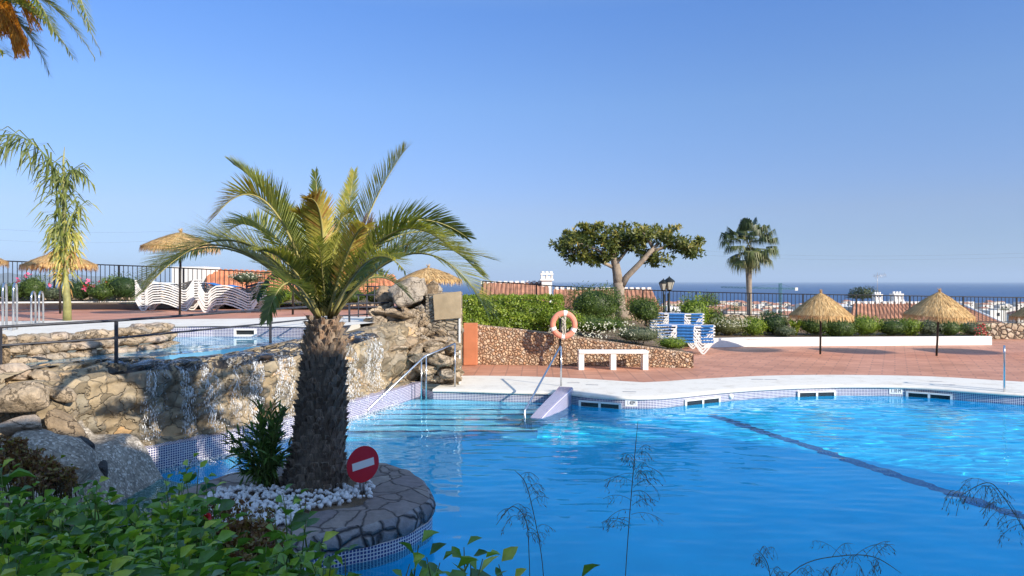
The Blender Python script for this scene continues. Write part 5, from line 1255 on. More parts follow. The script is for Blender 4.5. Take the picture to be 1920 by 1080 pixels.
# trunk with leaf bases; lower part coloured dark for its shade, top paler orange
m = MB(); tb = G(590, 915, .1); tt0 = K(608, 598)
ax = lambda t: tb+(tt0-tb)*t+Vector((.03*math.sin(t*3), 0, 0))
def tr(t):
    K9 = [(0, .37), (.08, .325), (.2, .29), (.52, .25), (.68, .238), (.87, .2), (1.001, .13)]
    for (a, b), (c, d) in zip(K9, K9[1:]):
        if a <= t <= c: return b+(d-b)*(t-a)/(c-a)
    return .13
N = 30; vs = []; sg_ = 28
for i in range(N+1):
    t = i/N; p = ax(t)
    for k in range(sg_): a = 2*math.pi*k/sg_; r_ = tr(t)*(1+.05*nz(math.cos(a)*3, math.sin(a)*3, t*6)); vs.append((p.x+r_*math.cos(a), p.y+r_*math.sin(a), p.z))
for i in range(N):
    for k in range(sg_): m.face([vs[i*sg_+k], vs[i*sg_+(k+1) % sg_], vs[(i+1)*sg_+(k+1) % sg_], vs[(i+1)*sg_+k]], .15 if i/N < .72 else .6, None, True)
rowsN = 27
for i in range(rowsN):
    t = (i+.3)/rowsN; p = ax(t); nst = 13; R0 = tr(t)
    for k in range(nst):
        a = 2*math.pi*(k+(.5 if i % 2 else 0)+rnd.gauss(0, .12))/nst; rad = Vector((math.cos(a), math.sin(a), 0)); tan = Vector((-math.sin(a), math.cos(a), 0))
        h = U(.06, .1); w = R0*2*math.pi/nst*U(.5, .66); ot = U(.03, .075)*(1.0 if t < .8 else 1.3); z0 = Vector((0, 0, 1))
        b = p+rad*R0*.96+z0*rnd.gauss(0, .008); v_ = (.1+.4*rnd.random()) if t < .76 else (.55+.45*rnd.random())
        up1 = b+z0*h+rad*ot; tipq = b+z0*(h*.95)+rad*(ot*.4)
        m.face([b-tan*w*.6-z0*h*.4, b+tan*w*.6-z0*h*.4, up1+tan*w*.42, up1-tan*w*.42], v_); m.face([up1-tan*w*.42, up1+tan*w*.42, tipq+tan*w*.4-rad*.02, tipq-tan*w*.4-rad*.02], v_*1.05)
        m.face([b-tan*w*.6-z0*h*.4, up1-tan*w*.42, tipq-tan*w*.4-rad*.02], v_*.7); m.face([b+tan*w*.6-z0*h*.4, tipq+tan*w*.4-rad*.02, up1+tan*w*.42], v_*.7)
        for q_ in range(7):
            s0 = up1+tan*U(-.5, .5)*w; e0 = s0+rad*U(.0, .05)+tan*U(-.05, .05)+z0*U(-.1, .05); m.face([s0-tan*.004, s0+tan*.004, e0], min(1, v_+U(-.1, .3)))
m.build('trunk', M['ptrunk'], dp)

# ---------------------------------------------------------------- thin green palm, upper terrace
tpd = 18.3; tpm = empty('thin_palm', G(126, 604, UZ), 'thin young green palm with one long frond arching left on the upper terrace', 'palm tree')
def K2(px, py, o=0): return D(px, py, tpd+o)
m = MB(); m.tube([K2(126, 604), K2(126, 570), K2(123, 520), K2(121, 460), K2(120, 400), K2(120, 350), K2(119, 300), K2(121, 275)], [.105, .095, .07, .06, .05, .04, .025, .006], 10)
m.build('trunk', plain('green_sheath', (.26, .25, .09), .55, 0, .6, 2.5, .3), tpm)
def dfrond(ml, mr, pts, n, LL, tone):
    P = [Vector(p) for p in smooth([tuple(p) for p in pts], 8)]; mr.tube(P, [.03*(1-.8*i/len(P)) for i in range(len(P))], 6)
    for k in range(n):
        t = k/n*(len(P)-1.01); i = int(t); p = P[i]+(P[i+1]-P[i])*(t-i); tg = (P[i+1]-P[i]).normalized()
        d = (Vector((U(-.7, .7), U(-.6, .6), -.55+rnd.gauss(0, .45)))+tg*.5).normalized(); L = LL*U(.6, 1.15); m1 = p+d*L*.5; tip = m1+(d+Vector((0, 0, -1.3))).normalized()*L*.5
        w = Vector((.016, .01, 0)); a = max(0, min(1, tone+rnd.gauss(0, .12))); ml.face([p-w*.5, p+w*.5, m1+w, m1-w], a); ml.face([m1-w, m1+w, tip], a)
for pts, n_, LL, tn in [([K2(121, 530), K2(127, 490), K2(133, 470), K2(138, 478)], 60, .45, .97), ([K2(120, 520), K2(114, 480), K2(108, 462), K2(104, 472)], 60, .45, .95), ([K2(121, 400), K2(100, 315), K2(60, 268), K2(20, 252), K2(-30, 262)], 130, .95, .25), ([K2(120, 470), K2(110, 400), K2(104, 340), K2(92, 300)], 90, .7, .3),
                  ([K2(121, 450), K2(122, 380), K2(126, 330), K2(140, 315)], 90, .55, .3), ([K2(121, 520), K2(128, 450), K2(138, 400), K2(152, 385)], 70, .6, .45), ([K2(121, 500), K2(116, 450), K2(108, 420), K2(100, 430)], 80, .6, .4), ([K2(122, 360), K2(128, 330), K2(145, 320), K2(170, 340)], 40, .4, .3), ([K2(121, 480), K2(124, 450), K2(130, 430), K2(140, 440)], 70, .6, .7)]:
    ml, mr = MB(), MB(); dfrond(ml, mr, pts, n_, LL, tn); fo = mr.build('frond', M['greenstem'], tpm); ml.build('leaflets', M['frond'], fo)

# ---------------------------------------------------------------- tall date palm, crown top left
tl = 12.0; tpl = empty('tall_date_palm', Vector(((-110-960)*tl/F, tl, -.5)), 'tall date palm whose frond tips and orange fruit stalks hang into the top left corner', 'palm tree')
def K3(px, py, o=0): return D(px, py, tl+o)
m = MB(); m.tube([Vector(((-110-960)*tl/F, tl, -.5)), K3(-108, 500), K3(-105, 20)], [.32, .27, .27], 14); m.build('trunk', M['ptrunk'], tpl)
for md, tp_, n_ in [((60, -60, 0), (190, 100, 0), 90), ((50, -20, .5), (178, 108, .6), 90), ((40, 10, -.4), (135, 105, -.6), 80), ((20, 30, .2), (93, 138, .3), 80), ((60, -110, -.6), (170, 55, -1), 80), ((-60, -90, -1), (40, -60, -2.2), 60), ((-150, -100, 0), (-330, 60, 0), 70), ((20, -40, -.8), (100, 60, -1.2), 70), ((-30, 60, -.3), (8, 100, -.5), 50), ((-60, 70, .6), (-90, 190, .8), 60), ((-180, -20, .6), (-300, 160, .8), 60)]:
    ml, mr = MB(), MB(); frond(ml, mr, K3(-90, -10), K3(*md), K3(*tp_), int(n_*2.1), .40, .22, .45, .022, .25, .2, .12, .02, jit=.12); fo = mr.build('frond', M['rachis'], tpl); ml.build('leaflets', M['frond'], fo)
m = MB()
for (x0, y0, x1, y1, n_) in ((-60, -10, 12, 68, 170), (-50, 0, 42, 105, 150), (-30, -10, 68, 55, 60), (-60, 0, 20, 40, 90)):
    for k in range(n_):
        p = K3(x0+U(-4, 4), y0); q_ = K3(x0+(x1-x0)*.6+U(-10, 10), min(y0, y1)-8+U(-8, 8), U(-.1, .1)); r_ = K3(x1+U(-14, 14), y1+U(-30, 6), U(-.15, .15)); w = Vector((.008, 0, 0)); a = rnd.random()
        m.face([p-w, p+w, q_+w, q_-w], a); m.face([q_-w, q_+w, r_+w*.5, r_-w*.5], a)
        for j in range(3): s_ = r_+(q_-r_)*U(0, .7)+rv()*.02; leaf(m, s_, Vector((U(-.4, .4), U(-.3, .3), -1)), rv(), .09, .016, rnd.random(), six=False)
m.build('fruit_stalks', M['dateorange'], tpl)

# ---------------------------------------------------------------- oleander next to the palm
ol = empty('oleander', G(490, 915, .12), 'dark leafy oleander growing against the left side of the date palm trunk', 'shrub')
m, ms = MB(), MB(); ob = G(500, 915, .12)
for k in range(46):
    px, py = (U(415, 545), U(800, 900)) if k > 12 else (U(480, 545), U(745, 830)); tip = D(px, py, ob.y+U(-.35, .35)); mid = (ob+tip)/2+Vector((0, 0, .12)); P = bez(ob+Vector((U(-.15, .15), U(-.1, .1), 0)), mid, tip, 10); ms.tube(P, [.009]*7+[.006, .005, .004, .003], 5)
    for j in range(17):
        t = 3+j*.42; i = min(9, int(t)); p = P[i]+(P[min(10, i+1)]-P[i])*(t-i); d = (tip-mid).normalized()*.8+rv()*.8+Vector((0, 0, .25)); leaf(m, p, d, Vector((0, 0, 1))+rv()*.5, U(.12, .19), .03, rnd.random()*.8, .3)
ms.build('stem', M['greenstem'], ol); m.build('foliage', M['olean'], ol)

# ---------------------------------------------------------------- foreground hibiscus shrubs
def hib(name, pts, label, L=.15, group='leafy shrubs in the foreground', gz=.3, mat='hib', cat='shrub', shoots=10):
    b = pts[0]; b0 = D(*b); base = Vector((b0.x, b0.y, min(gz, b0.z-.1))); e = empty(name, base, label, cat, group); m, ms = MB(), MB()
    for (px, py, d) in pts:
        tip = D(px, py, d); st_ = Vector((tip.x+U(-.12, .12), tip.y+U(-.1, .15), max(gz-.05, tip.z-.75))); P = bez(st_, (st_+tip)/2+Vector((U(-.05, .05), U(-.05, .05), 0)), tip, 8); ms.tube(P, [.007]*4+[.006, .005, .004, .003, .002], 5)
        for j in range(shoots):
            t = 8-j*.62
            if t < 1: break
            i = min(7, int(t)); p = P[i]+(P[i+1]-P[i])*(t-i); a = j*2.4+U(-.4, .4); out = Vector((math.cos(a), math.sin(a), .25+(.5 if j < 3 else 0)+rnd.gauss(0, .2))); s_ = (.55 if j < 2 else 1)*U(.55, 1.3)
            leaf(m, p+out.normalized()*.015, out, Vector((0, 0, 1))+rv()*.8, L*s_, L*.62*s_, max(0, min(1, rnd.random()**1.6*.95+(.12 if j < 3 else 0))), U(.1, .5))
    ms.build('stem', M['greenstem'], e); m.build('foliage', M[mat], e); return e
def curve_y(px): # top edge of the foreground hedge
    K_ = [(-450, 835), (-80, 825), (0, 850), (60, 900), (130, 905), (200, 925), (280, 935), (350, 885), (390, 900), (420, 960), (470, 1000), (540, 1010), (640, 1060), (700, 1085), (760, 1100)]
    for (a, b), (c, d) in zip(K_, K_[1:]):
        if a <= px <= c: return b+(d-b)*(px-a)/(c-a)
    return 1100
def region(x0, x1, n, dy0=0, dmul=1):
    out = []
    for k in range(n):
        px = U(x0, x1); cy = curve_y(px); py = cy+rnd.random()**.8*(1120-cy)+dy0; f = (py-cy)/(1120-cy+1); d = (4.9-2.4*f)*dmul+U(-.15, .15); out.append((px, py, d))
    out.sort(key=lambda q: -q[2]); return out
hib('hibiscus', region(-330, -85, 110), 'broad leaved green shrub beyond the left picture edge')
hib('hibiscus', region(-80, 110, 120), 'broad leaved green shrub filling the bottom left corner')
hib('hibiscus', region(90, 260, 120), 'broad leaved green shrub just right of the bottom left corner')
hib('hibiscus', region(240, 420, 130), 'broad leaved green shrub below the waterfall with shoots reaching the mosaic kerb')
hib('hibiscus', [p for p in region(400, 540, 75)], 'broad leaved green shrub at the bottom in front of the white pebbles')
hib('hibiscus', [(530, 925, 3.6), (545, 950, 3.6), (560, 930, 3.7), (515, 960, 3.6), (575, 975, 3.5), (540, 1000, 3.5), (560, 1040, 3.4), (600, 1020, 3.4), (520, 1040, 3.3), (610, 1065, 3.3), (580, 1075, 3.2), (640, 1090, 3.1), (545, 1070, 3.2), (500, 1020, 3.4)]+[(U(500, 650), U(1040, 1110), 3.1) for k in range(16)], 'tall leafy shoot in front of the flagstone island', .125)
hib('hibiscus', [(785, 1022, 2.9), (800, 1045, 2.9), (768, 1058, 2.8), (825, 1055, 2.9), (870, 1026, 3.0), (882, 1045, 3.0), (905, 1048, 2.9), (935, 1058, 2.9), (850, 1070, 2.8), (960, 1085, 2.8), (895, 1080, 2.8), (780, 1085, 2.8), (830, 1092, 2.7), (1085, 1088, 2.9), (920, 1095, 2.7)], 'leafy sprigs at the bottom centre in front of the blue water', .14, shoots=8)
hib('hibiscus', [(360, 860, 5.0), (372, 880, 5.0), (345, 885, 5.0), (385, 895, 4.9), (400, 915, 4.8), (310, 900, 4.9), (182, 905, 4.2), (200, 925, 4.2), (160, 930, 4.2), (335, 905, 4.9), (170, 915, 4.2), (295, 920, 4.8)], 'taller leafy shoots at the mosaic kerb above the rest of the hedge', .115)
hib('hibiscus', [(70, 850, 5.6), (110, 862, 5.6), (130, 875, 5.5), (95, 890, 5.5), (30, 850, 5.6)], 'small green plant on the pebbly boulder', .09, mat='leaf_yel')
def dryplant(pts, label, n):
    e = empty('dry_succulent', D(*pts[0]), label, 'plant', 'dry reddish plants'); m, ms = MB(), MB()
    for k in range(n):
        px, py, d = pts[rnd.randrange(len(pts))]; p = D(px+U(-26, 26), py+U(-16, 16), d+U(-.2, .2)); q_ = p+Vector((U(-.05, .05), U(-.05, .05), -U(.08, .2))); ms.tube([q_, p], .003, 4)
        for j in range(9): leaf(m, p+rv()*.02, rv()+Vector((0, 0, .4)), rv(), U(.025, .05), .022, rnd.random(), six=False)
    ms.build('stem', M['twig'], e); m.build('foliage', M['leaf_brown'], e)
dryplant([(20, 842, 5.8), (50, 860, 5.7), (85, 880, 5.6), (115, 895, 5.5), (20, 880, 5.5), (60, 905, 5.3)], 'reddish dry ground plant on the left bank below the oval boulder', 420)
dryplant([(430, 1000, 4.4), (470, 1000, 4.5), (420, 1030, 4.2), (470, 1030, 4.2), (500, 1010, 4.4), (445, 1060, 3.9)], 'brownish dry plant below the white pebbles', 420)
dryplant([(405, 960, 5.6), (440, 955, 5.6), (485, 970, 5.6)], 'sparse dry plant standing in the white pebbles', 50)
m = MB(); p = D(390, 972, 4.4)
for k in range(12): leaf(m, p, rv(), rv(), .035, .03, rnd.random(), six=False)
tag(m.build('red_flower', M['red_flower'], None, p), 'single small red flower among the foreground shrubs', 'flower')

# ---------------------------------------------------------------- fine grass stalks in front of the water
def stalk(pts, d, label, heads):
    b = D(pts[0][0], pts[0][1], d); e = empty('grass_stalk', b, label, 'grass', 'tall grass stalks in front of the pool'); P = [Vector(p) for p in smooth([tuple(D(x, y, d)) for x, y in pts], 6)]
    m = MB(); m.tube(P, [.0018]*(len(P)-4)+[.0016, .0012, .001, .0008], 5); m.build('stem', M['grassm'], e); m = MB()
    for (hx, hy, tx, ty, n_) in heads:
        a = D(hx, hy, d); c = D(tx, ty, d+U(-.08, .08)); Q = bez(a, (a+c)/2+Vector((0, 0, .02)), c, 8); m.tube(Q, .0009, 4)
        for k in range(n_):
            t = U(.25, 1)*8; i = min(7, int(t)); p = Q[i]+(Q[i+1]-Q[i])*(t-i); q2 = p+Vector((U(-.02, .02), U(-.02, .02), -U(.005, .03))); m.tube([p, q2], .0006, 3); leaf(m, q2, (c-a).normalized()*.5+Vector((U(-.4, .4), U(-.3, .3), -.7)), rv(), U(.012, .024), .0035, rnd.random(), six=False)
    m.build('seed_head', M['grassm'], e)
def heads(x0, y0, x1, y1, n, spread, up=0, fall=30):
    out = []
    for k in range(n):
        t = k/max(1, n-1); hx, hy = x0+(x1-x0)*t, y0+(y1-y0)*t; s = rnd.choice((-1, 1)); r = spread*(.5+.6*rnd.random()); out.append((hx, hy, hx+s*r, hy-up+U(-10, fall), 7))
    return out
stalk([(1170, 1120), (1178, 1000), (1186, 900), (1196, 790)], 2.9, 'tallest straight grass stalk right of the bottom centre', heads(1182, 990, 1190, 880, 14, 55, 5, 30)+heads(1190, 900, 1194, 850, 8, 34, 10, 10))
stalk([(1022, 1120), (1015, 1040), (1000, 960), (985, 905), (965, 882)], 2.9, 'grass stalk bending left above the leafy sprigs', heads(1005, 990, 975, 892, 10, 34, 10, 20))
stalk([(994, 1120), (992, 1040), (986, 975), (960, 950), (930, 985)], 2.9, 'second thinner grass stalk bending left above the sprigs', heads(990, 1010, 960, 950, 8, 34, 0, 40))
stalk([(1420, 1140), (1500, 1062), (1580, 1042), (1640, 1045), (1690, 1075)], 2.8, 'low grass stalk arching to the right at the bottom right', heads(1470, 1080, 1650, 1046, 16, 26, 0, 45)+heads(1560, 1045, 1640, 1045, 5, 60, 25, 10))
stalk([(1980, 1120), (1935, 1020), (1880, 930), (1850, 905), (1800, 930)], 2.9, 'grass stalk hanging in from the right picture edge', heads(1925, 990, 1850, 905, 14, 45, -10, 50)+heads(1860, 910, 1790, 920, 8, 25, -10, 50))
stalk([(1450, 1130), (1440, 1060), (1420, 1030)], 2.8, 'short grass stalk at the bottom right of the water', heads(1445, 1080, 1425, 1035, 6, 26, 10, 20))

# ---------------------------------------------------------------- lamp post, antenna, crane, pylon
lo = empty('street_lamp', D(1251, 585, 30.4), 'black street lamp with two lanterns in front of the fence', 'street lamp')
def LQ(px, py, d=30.4): return D(px, py, d)
m = MB(); m.tube([LQ(1245, 612), LQ(1245, 552)], .05, 8); m.tube([LQ(1254, 612), LQ(1254, 550)], .06, 8); m.build('post', M['lamp_black'], lo)
for px, py, s_ in ((1244, 537, .9), (1255, 535, 1.05)):
    c = LQ(px, py); ml = MB(); w = .13*s_
    ml.lathe([(.03*s_, -.24*s_), (.09*s_, -.2*s_), (.10*s_, -.17*s_)], c, 6); ml.lathe([(.235*s_, .14*s_), (.2*s_, .2*s_), (.1*s_, .28*s_), (.03*s_, .33*s_), (.005, .38*s_)], c, 6); ml.tube([c-Vector((0, 0, .25*s_)), c-Vector((0, 0, .45*s_))], .03, 6)
    for k_ in range(6):
        a_ = 2*math.pi*k_/6; ml.tube([c+Vector((.1*s_*math.cos(a_), .1*s_*math.sin(a_), -.18*s_)), c+Vector((.215*s_*math.cos(a_), .215*s_*math.sin(a_), .15*s_))], .008, 4)
    la = ml.build('lantern', M['lamp_black'], lo); mg = MB(); mg.lathe([(.10*s_, -.17*s_), (.205*s_, .14*s_), (.2*s_, .14*s_)], c, 6); mg.build('glass', M['glass_lamp'], la, shade=False)
# houses with tiled roofs
def tileroof(mb, e0, e1, r0, r1, pitch=.27, amp=.065, rows=14):
    e0, e1, r0, r1 = map(Vector, (e0, e1, r0, r1)); W = (e1-e0).length; n_ = max(4, int(W/pitch)); m = n_*6; vs = []; nr = (e1-e0).cross(r0-e0).normalized()
    if nr.z < 0: nr = -nr
    for j in range(rows*2+1):
        tj = j//2/rows if j % 2 == 0 else min(1, (j//2+1)/rows-.001); tj = min(1, tj)
        for i in range(m+1):
            u = i/m; h = abs(math.sin(u*n_*math.pi))*amp+(.022 if j % 2 == 0 else 0); a = e0+(e1-e0)*u; b = r0+(r1-r0)*u; vs.append(a+(b-a)*tj+nr*h)
    w_ = m+1; k0 = len(mb.v); mb.v += [tuple(p) for p in vs]
    for j in range(rows*2):
        for i in range(m):
            mb.f.append((k0+j*w_+i, k0+j*w_+i+1, k0+(j+1)*w_+i+1, k0+(j+1)*w_+i)); mb.a.append(.5); mb.uv.append(None); mb.sm.append(True); mb.mi.append(0)
def ridge(mb, a, b, r=.11, pitch=.32):
    a, b = Vector(a), Vector(b); L = (b-a).length; n_ = max(2, int(L/pitch))
    for k in range(n_):
        c = a+(b-a)*(k+.5)/n_; mb.box(c, (pitch*.62, .3, r*1.6), math.atan2((b-a).y, (b-a).x)); mb.box(c-Vector((0, 0, r*.9)), (pitch, .22, r), math.atan2((b-a).y, (b-a).x))
def chimney(parent, px, py0, py1, d, wpx, holes=True):
    a = D(px, py0, d); b = D(px, py1, d); w = wpx*d/F; c = parent; m = MB(); m.box((a.x, a.y, (a.z+b.z)/2-.2), (w*.8, w*.8, abs(a.z-b.z)-.35+.4))
    o = m.build('chimney', M['wall_white'], c); m = MB(); z = a.z
    m.box((a.x, a.y, z-.38), (w*1.05, w*1.05, .09)); m.box((a.x, a.y, z-.06), (w*1.0, w*1.0, .09))
    for i in (-1, 0, 1):
        for j in (-1, 1): m.box((a.x+i*w*.4, a.y+j*w*.4, z-.22), (w*.12, w*.12, .24))
    for i in (-1, 0, 1): m.tube([(a.x+i*w*.32, a.y, z-.04), (a.x+i*w*.32, a.y, z+.1)], w*.13, 8)
    m.build('cap', M['wall_white'], o); return o
hA = empty('roofed_house', D(1070, 620, 42), 'white house with brown tiled roof and tall chimney beyond the hedge', 'house')
m = MB(); tileroof(m, D(890, 574, 37), D(1031, 574, 37), D(905, 531, 41), D(1028, 531, 41)); tileroof(m, D(1036, 592, 37), D(1246, 592, 37), D(1038, 543, 41), D(1222, 543, 41)); m.build('roof', M['rooftile'], hA)
m = MB(); ridge(m, D(900, 530, 41), D(1028, 529, 41)); ridge(m, D(1038, 541, 41), D(1222, 541.5, 41))
for a, b in ((D(1033, 592, 37), D(1029, 531, 41)),): m.tube([a, b], .12, 6)
m.build('ridge_tiles', M['wall_white'], hA)
m = MB(); a, b = D(900, 531, 41.2), D(1222, 545, 41.2); m.box(((a.x+b.x)/2, 44, 0), (b.x-a.x, 5.4, 3.3)); m.box(((a.x+b.x)/2, 40, -1.2), (b.x-a.x, 5.4, 3.0)); m.build('wall', M['wall_white'], hA)
chimney(hA, 1025, 512, 545, 40.5, 24)
hB = empty('roofed_house', D(1700, 640, 38), 'white house with dark brown tiled hip roof and two chimneys beyond the right fence', 'house')
m = MB(); tileroof(m, D(1590, 612, 34.5), D(1893, 612, 34.5), D(1600, 570, 38.5), D(1795, 570, 38.5), .24); m.build('roof', M['rooftile'], hB)
m = MB(); ridge(m, D(1590, 568, 38.5), D(1795, 569, 38.5), .12, .34); m.tube([D(1795, 569, 38.5), D(1893, 611, 34.5)], .1, 6); m.build('ridge_tiles', M['wall_white'], hB)
m = MB(); a, b = D(1560, 572, 39), D(1790, 572, 39); m.box(((a.x+b.x)/2, 41.5, -.6), (b.x-a.x, 5, 3.4)); m.build('wall', M['wall_white'], hB)
chimney(hB, 1645, 551, 572, 38.7, 14); chimney(hB, 1681, 550, 572, 38.7, 18)
hC = empty('roofed_house', D(560, 560, 37), 'house with orange tiled roof behind the date palm and terrace fence', 'house')
m = MB(); tileroof(m, D(384, 541, 34), D(760, 560, 34), D(388, 506, 38), D(740, 517, 38), .27); m.build('roof', plain('orange_roof_tile', (.52, .2, .1), .8, 0, .25, 1.5, .3), hC)
m = MB(); m.box((D(560, 520, 40).x, 41, .8), (11, 5, 3.6)); m.build('wall', M['wall_white'], hC)
m = MB(); a = D(352, 530, 36); m.box((a.x, 37, a.z-.5), (1.6, 2, 2.6)); tag(m.build('white_outbuilding', M['wall_white'], None, (a.x, 37, -3)), 'small white building glimpsed left of the orange roof', 'building')
an = empty('tv_antenna', D(1645, 552, 38.7), 'thin TV antenna on the chimney of the right-hand house', 'antenna')
m = MB(); a = D(1645, 556, 38.7); t_ = D(1645, 511, 38.7); m.tube([a, t_], .014, 5); m.build('mast', M['galv'], an); m = MB(); m.tube([D(1637, 518, 38.7), D(1662, 515, 38.7)], .01, 4)
for k in range(7): c = D(1640+k*3.3, 517.8-k*.4, 38.7); m.tube([c-Vector((0, .1, .12)), c+Vector((0, .1, .12))], .008, 4)
m.build('elements', M['galv'], an)
ck = empty('tower_crane', D(1463, 600, 420), 'distant green tower crane against the sea', 'crane')
cm = plain('crane_green', (.05, .16, .18), .6); 
def lattice(m, a, b, w, r, n_):
    a, b = Vector(a), Vector(b); t = (b-a).normalized(); s = t.cross(Vector((0, 1, 0))).normalized()*w; u = Vector((0, w, 0))
    for q_ in (s+u, s-u, -s+u, -s-u): m.tube([a+q_, b+q_], r, 4)
    for k in range(n_): p = a+(b-a)*k/n_; q2 = a+(b-a)*(k+1)/n_; sg2 = 1 if k % 2 else -1; m.tube([p+s*sg2-u, q2-s*sg2-u], r*.7, 3); m.tube([p+s*sg2+u, q2-s*sg2+u], r*.7, 3)
m = MB(); lattice(m, D(1463, 610, 420), D(1463, 531, 420), .6, .16, 16); m.build('mast', cm, ck)
m = MB(); lattice(m, D(1352, 538.5, 420), D(1495, 541.5, 420), .35, .12, 24); m.tube([D(1463, 531, 420), D(1400, 539.5, 420)], .06, 3); m.tube([D(1463, 531, 420), D(1490, 541, 420)], .06, 3); m.build('jib', cm, ck)
m = MB(); p = D(1493, 542, 420); m.box(p, (1.6, 1, 1.8)); m.build('counterweight', M['wall_white'], ck)
py_ = empty('power_pylon', D(498, 520, 260), 'distant pale lattice power pylon seen through the date palm crown', 'pylon'); m = MB()
pg = plain('pylon_grey', (.42, .44, .46), .6); a, b = D(498, 530, 260), D(499, 392, 260)
for sx, sy in ((-1, -1), (1, -1), (1, 1), (-1, 1)): m.tube([a+Vector((sx*1.3, sy*1.3, 0)), b+Vector((sx*.3, sy*.3, 0))], .09, 4)
for k in range(16):
    f, g = k/16, (k+1)/16; w, w1 = 1.3-1.0*f, 1.3-1.0*g; p, q_ = a+(b-a)*f, a+(b-a)*g; s_ = 1 if k % 2 else -1; m.tube([p+Vector((s_*w, -w, 0)), q_+Vector((-s_*w1, -w1, 0))], .06, 3)
m.build('tower', pg, py_)
for k, z in enumerate((418, 432)):
    m = MB(); c = D(498, z, 260); m.tube([c+Vector((-3, 0, 0)), c+Vector((3, 0, 0))], .1, 4); m.build('cross_arm', pg, py_)
for k, (y0, y1, y2) in enumerate(((424, 455, 462), (418, 436, 445))):
    m = MB(); P = bez(D(495, y0, 260), D(200, y1, 240), D(-200, y2-30, 220), 16); m.tube(P, .018, 4); tag(m.build('power_cable', M['pole'], None, P[0]), ('lower' if k == 0 else 'upper')+' thin power cable running left from the pylon', 'cable', 'power cables')
for k, (y0, y1, y2) in enumerate(((478, 483, 480), (470, 476, 472))):
    m = MB(); P = bez(D(1320, y0, 240), D(1600, y1+4, 240), D(2000, y2, 240), 16); m.tube(P, .015, 4); tag(m.build('power_cable', M['pole'], None, P[0]), ('lower' if k == 0 else 'upper')+' thin power cable over the sea on the right', 'cable', 'power cables')

# ---------------------------------------------------------------- town by the sea
wm = [plain('town_white_a', (.74, .71, .66), .8, 0, .08, .3, 0), plain('town_white_b', (.66, .62, .56), .8, 0, .08, .3, 0), plain('town_cream', (.62, .5, .38), .8, 0, .08, .3, 0)]
trf = plain('town_roof', (.42, .2, .13), .85, 0, .2, .3, 0); spots = []
HL = ['low', 'narrow', 'long', 'tall', 'square', 'small', 'stepped']
cnt = 0
def town_house(px, py, d, w, h, dep, roof, wi, lb):
    z = terr((px-960)*d/F, d); top = D(px, py, d).z; c = Vector(((px-960)*d/F, d, z-3)); e = empty('town_house', c, lb, 'house', 'houses of the town by the sea'); m = MB()
    m.box((c.x, d, (top+z-3)/2), (w, dep, top-z+3)); m.build('wall', wm[wi], e)
    if roof:
        m = MB(); hw, hd = w/2+.4, dep/2+.4; rz = top+w*.16; v = [(c.x-hw, d-hd, top), (c.x+hw, d-hd, top), (c.x+hw, d+hd, top), (c.x-hw, d+hd, top), (c.x-hw*.5, d, rz), (c.x+hw*.5, d, rz)]
        m.add(v, [(0, 1, 5, 4), (1, 2, 5), (2, 3, 4, 5), (3, 0, 4), (3, 2, 1, 0)], .5); m.build('roof', trf, e)
    nw = max(1, int(w/4))
    for i in range(nw):
        for lv in range(max(1, min(2, int((top-z)/3)))): m = MB(); m.box((c.x-w/2+w*(i+.5)/nw, d-dep/2-.03, top-1.8-lv*3), (1.3, .1, 1.5)); m.build('window', M['glass_dark'], e)
def town_label(px, d, w, roof):
    size = 'tiny' if w*F/d < 12 else ('small' if w*F/d < 18 else ('wide' if w > 10 else 'tall narrow'))
    z_ = [(1260, 'left of the street lamp'), (1300, 'right of the street lamp'), (1345, 'behind the green tree'), (1395, 'left of the fan palm trunk'), (1430, 'right of the fan palm trunk'), (1470, 'at the crane mast'), (1520, 'right of the crane mast'), (1610, 'behind the left deck parasol'), (1860, 'behind the right tiled roof'), (1895, 'beyond the right end of the tiled roof'), (9999, 'at the right picture edge')]
    zone = [t for x, t in z_ if px <= x][0]
    row = 'lowest' if d < 520 else ('middle' if d < 820 else 'farthest')
    return size+(' tile roofed' if roof else ' flat roofed')+' house, '+row+' row '+zone
for k in range(230):
    px = U(1236, 1600) if k < 165 else U(1800, 2050); f = rnd.random(); d = 330+850*f; ybase = 563+33*(180/d)**.6*1.0
    py = CZ
    gx_ = (px-960)*d/F; zt = terr(gx_, d)+U(5, 9); py = HOR+(CZ-zt)*F/d
    if py < 563: py = 563+U(0, 4)
    roof = rnd.random() < .45; w = U(7, 13)
    town_house(px, py, d, w, U(5, 8), U(7, 10), roof, rnd.choice((0, 0, 0, 1, 1, 2)), town_label(px, d, w, roof))
def far_tree(px, py, wpx, hpx, d, mat, label, nm='pine_tree', n=2200):
    rx, rz = wpx/2*d/F, hpx/2*d/F; c = D(px, py, d); e = empty(nm, (c.x, c.y, terr(c.x, d)), label, 'tree'); m = MB(); m.tube([(c.x, c.y, terr(c.x, d)), c], [rx*.1, rx*.06], 8); m.build('trunk', M['bark'], e); m = MB(); sd = U(0, 50)
    for k in range(n):
        dv = rv(); dv.z = dv.z if dv.z > -.3 else dv.z*.4; lump = 1+.35*nz(dv.x*2+sd, dv.y*2, dv.z*2)+.2*nz(dv.x*6+sd, dv.y*6, dv.z*6); p = c+Vector((dv.x*rx, dv.y*rx, dv.z*rz))*lump*rnd.random()**.3
        leaf(m, p, rv(), dv, rx*.12, rx*.06, max(0, min(1, .45+.3*dv.z+rnd.gauss(0, .2))), six=False)
    m.build('crown', mat, e)
far_tree(1617, 553, 54, 32, 60, M['pine'], 'rounded dark pine beyond the chimneys of the right-hand house')
far_tree(1328, 566, 46, 36, 90, M['leaf'], 'green tree beyond the fence right of the street lamp', 'broad_tree')
far_tree(1282, 578, 22, 20, 80, M['leaf_yel'], 'small yellowish tree beyond the fence near the street lamp', 'broad_tree', 900)
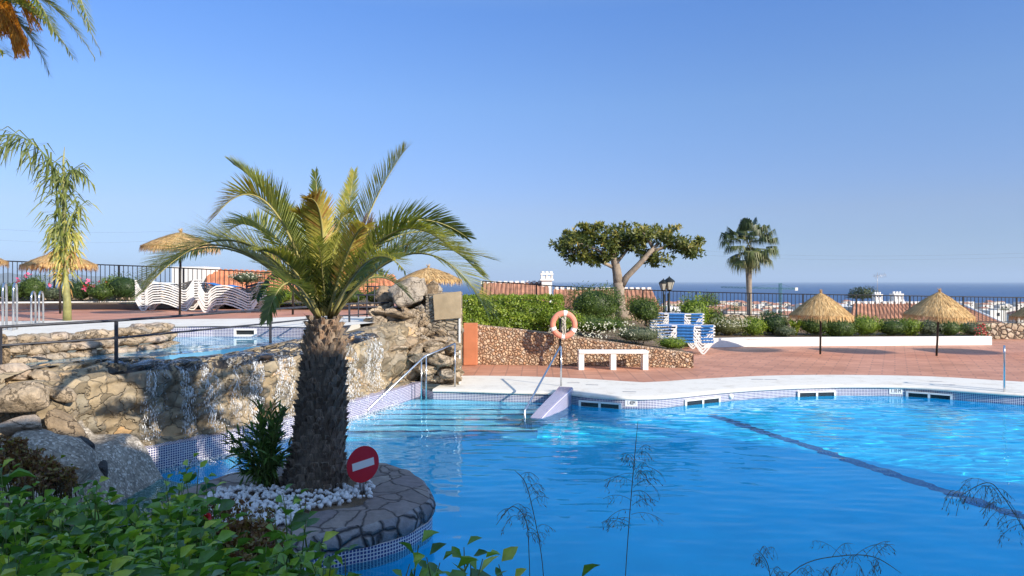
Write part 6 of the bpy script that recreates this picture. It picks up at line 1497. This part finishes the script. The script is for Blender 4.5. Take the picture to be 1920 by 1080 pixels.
far_tree(1378, 578, 26, 18, 160, M['leaf'], 'small tree among the town houses left of the fan palm', 'broad_tree', 700)
far_tree(1440, 588, 30, 14, 150, M['leaf_dark'], 'low dark tree among the houses right of the fan palm', 'broad_tree', 700)
far_tree(1882, 580, 20, 10, 140, M['leaf_dark'], 'small dark tree among the houses at the right edge', 'broad_tree', 500)

# ---------------------------------------------------------------- the apartment building behind the camera (throws the shade on the foreground)
ab = empty('apartment_building', (6, -5, 0), 'white apartment building behind the viewer shading the foreground', 'building')
m = MB(); c1, c2 = Vector((-14, -6.0)), Vector((17.1, 2.35)); t = (c2-c1).normalized(); nb = Vector((t.y, -t.x)); P = [c1, c2, c2+nb*9, c1+nb*9]
m.prism([(p.x, p.y) for p in P][::-1], -3, 8.0); m.build('wall', M['wall_white'], ab)
m = MB(); q = c2-t*.225+nb*.25; m.box((q.x, q.y, 9.3), (.45, .5, 2.6), math.atan2(t.y, t.x)); m.build('chimney', M['wall_white'], ab)
m = MB(); q = c1+t*26.2+nb*.22; m.box((q.x, q.y, 8.42), (5.2, .4, .84), math.atan2(t.y, t.x)); m.build('parapet', M['wall_white'], ab)
for k in range(9):
    for lv in range(2):
        q = c1+t*(2+k*3.4); mm = MB(); mm.box((q.x-nb.x*.02, q.y-nb.y*.02, 1.6+lv*3.2), (1.5, .1, 1.6), math.atan2(t.y, t.x)); mm.build('window', M['glass_dark'], ab)

# ---------------------------------------------------------------- sea haze
HZ = True
if HZ:
    m = MB(); x0, x1, y0, y1, z0, z1 = -46000, 61000, -200, 60500, -60, 420
    m.add([(i, j, k) for k in (z0, z1) for j in (y0, y1) for i in (x0, x1)], [(0, 2, 3, 1), (4, 5, 7, 6), (0, 1, 5, 4), (2, 6, 7, 3), (0, 4, 6, 2), (1, 3, 7, 5)])
    hm = bpy.data.materials.new('sea_haze'); hm.use_nodes = True; ht = hm.node_tree; ht.nodes.clear(); ho = ht.nodes.new('ShaderNodeOutputMaterial'); hv = ht.nodes.new('ShaderNodeVolumePrincipled')
    hv.inputs['Color'].default_value = (.66, .82, 1, 1); hv.inputs['Density'].default_value = 6e-5; hv.inputs['Anisotropy'].default_value = 0.0; ht.links.new(hv.outputs[0], ho.inputs['Volume'])
    ho_ = m.build('haze', hm); ho_['kind'] = 'stuff'
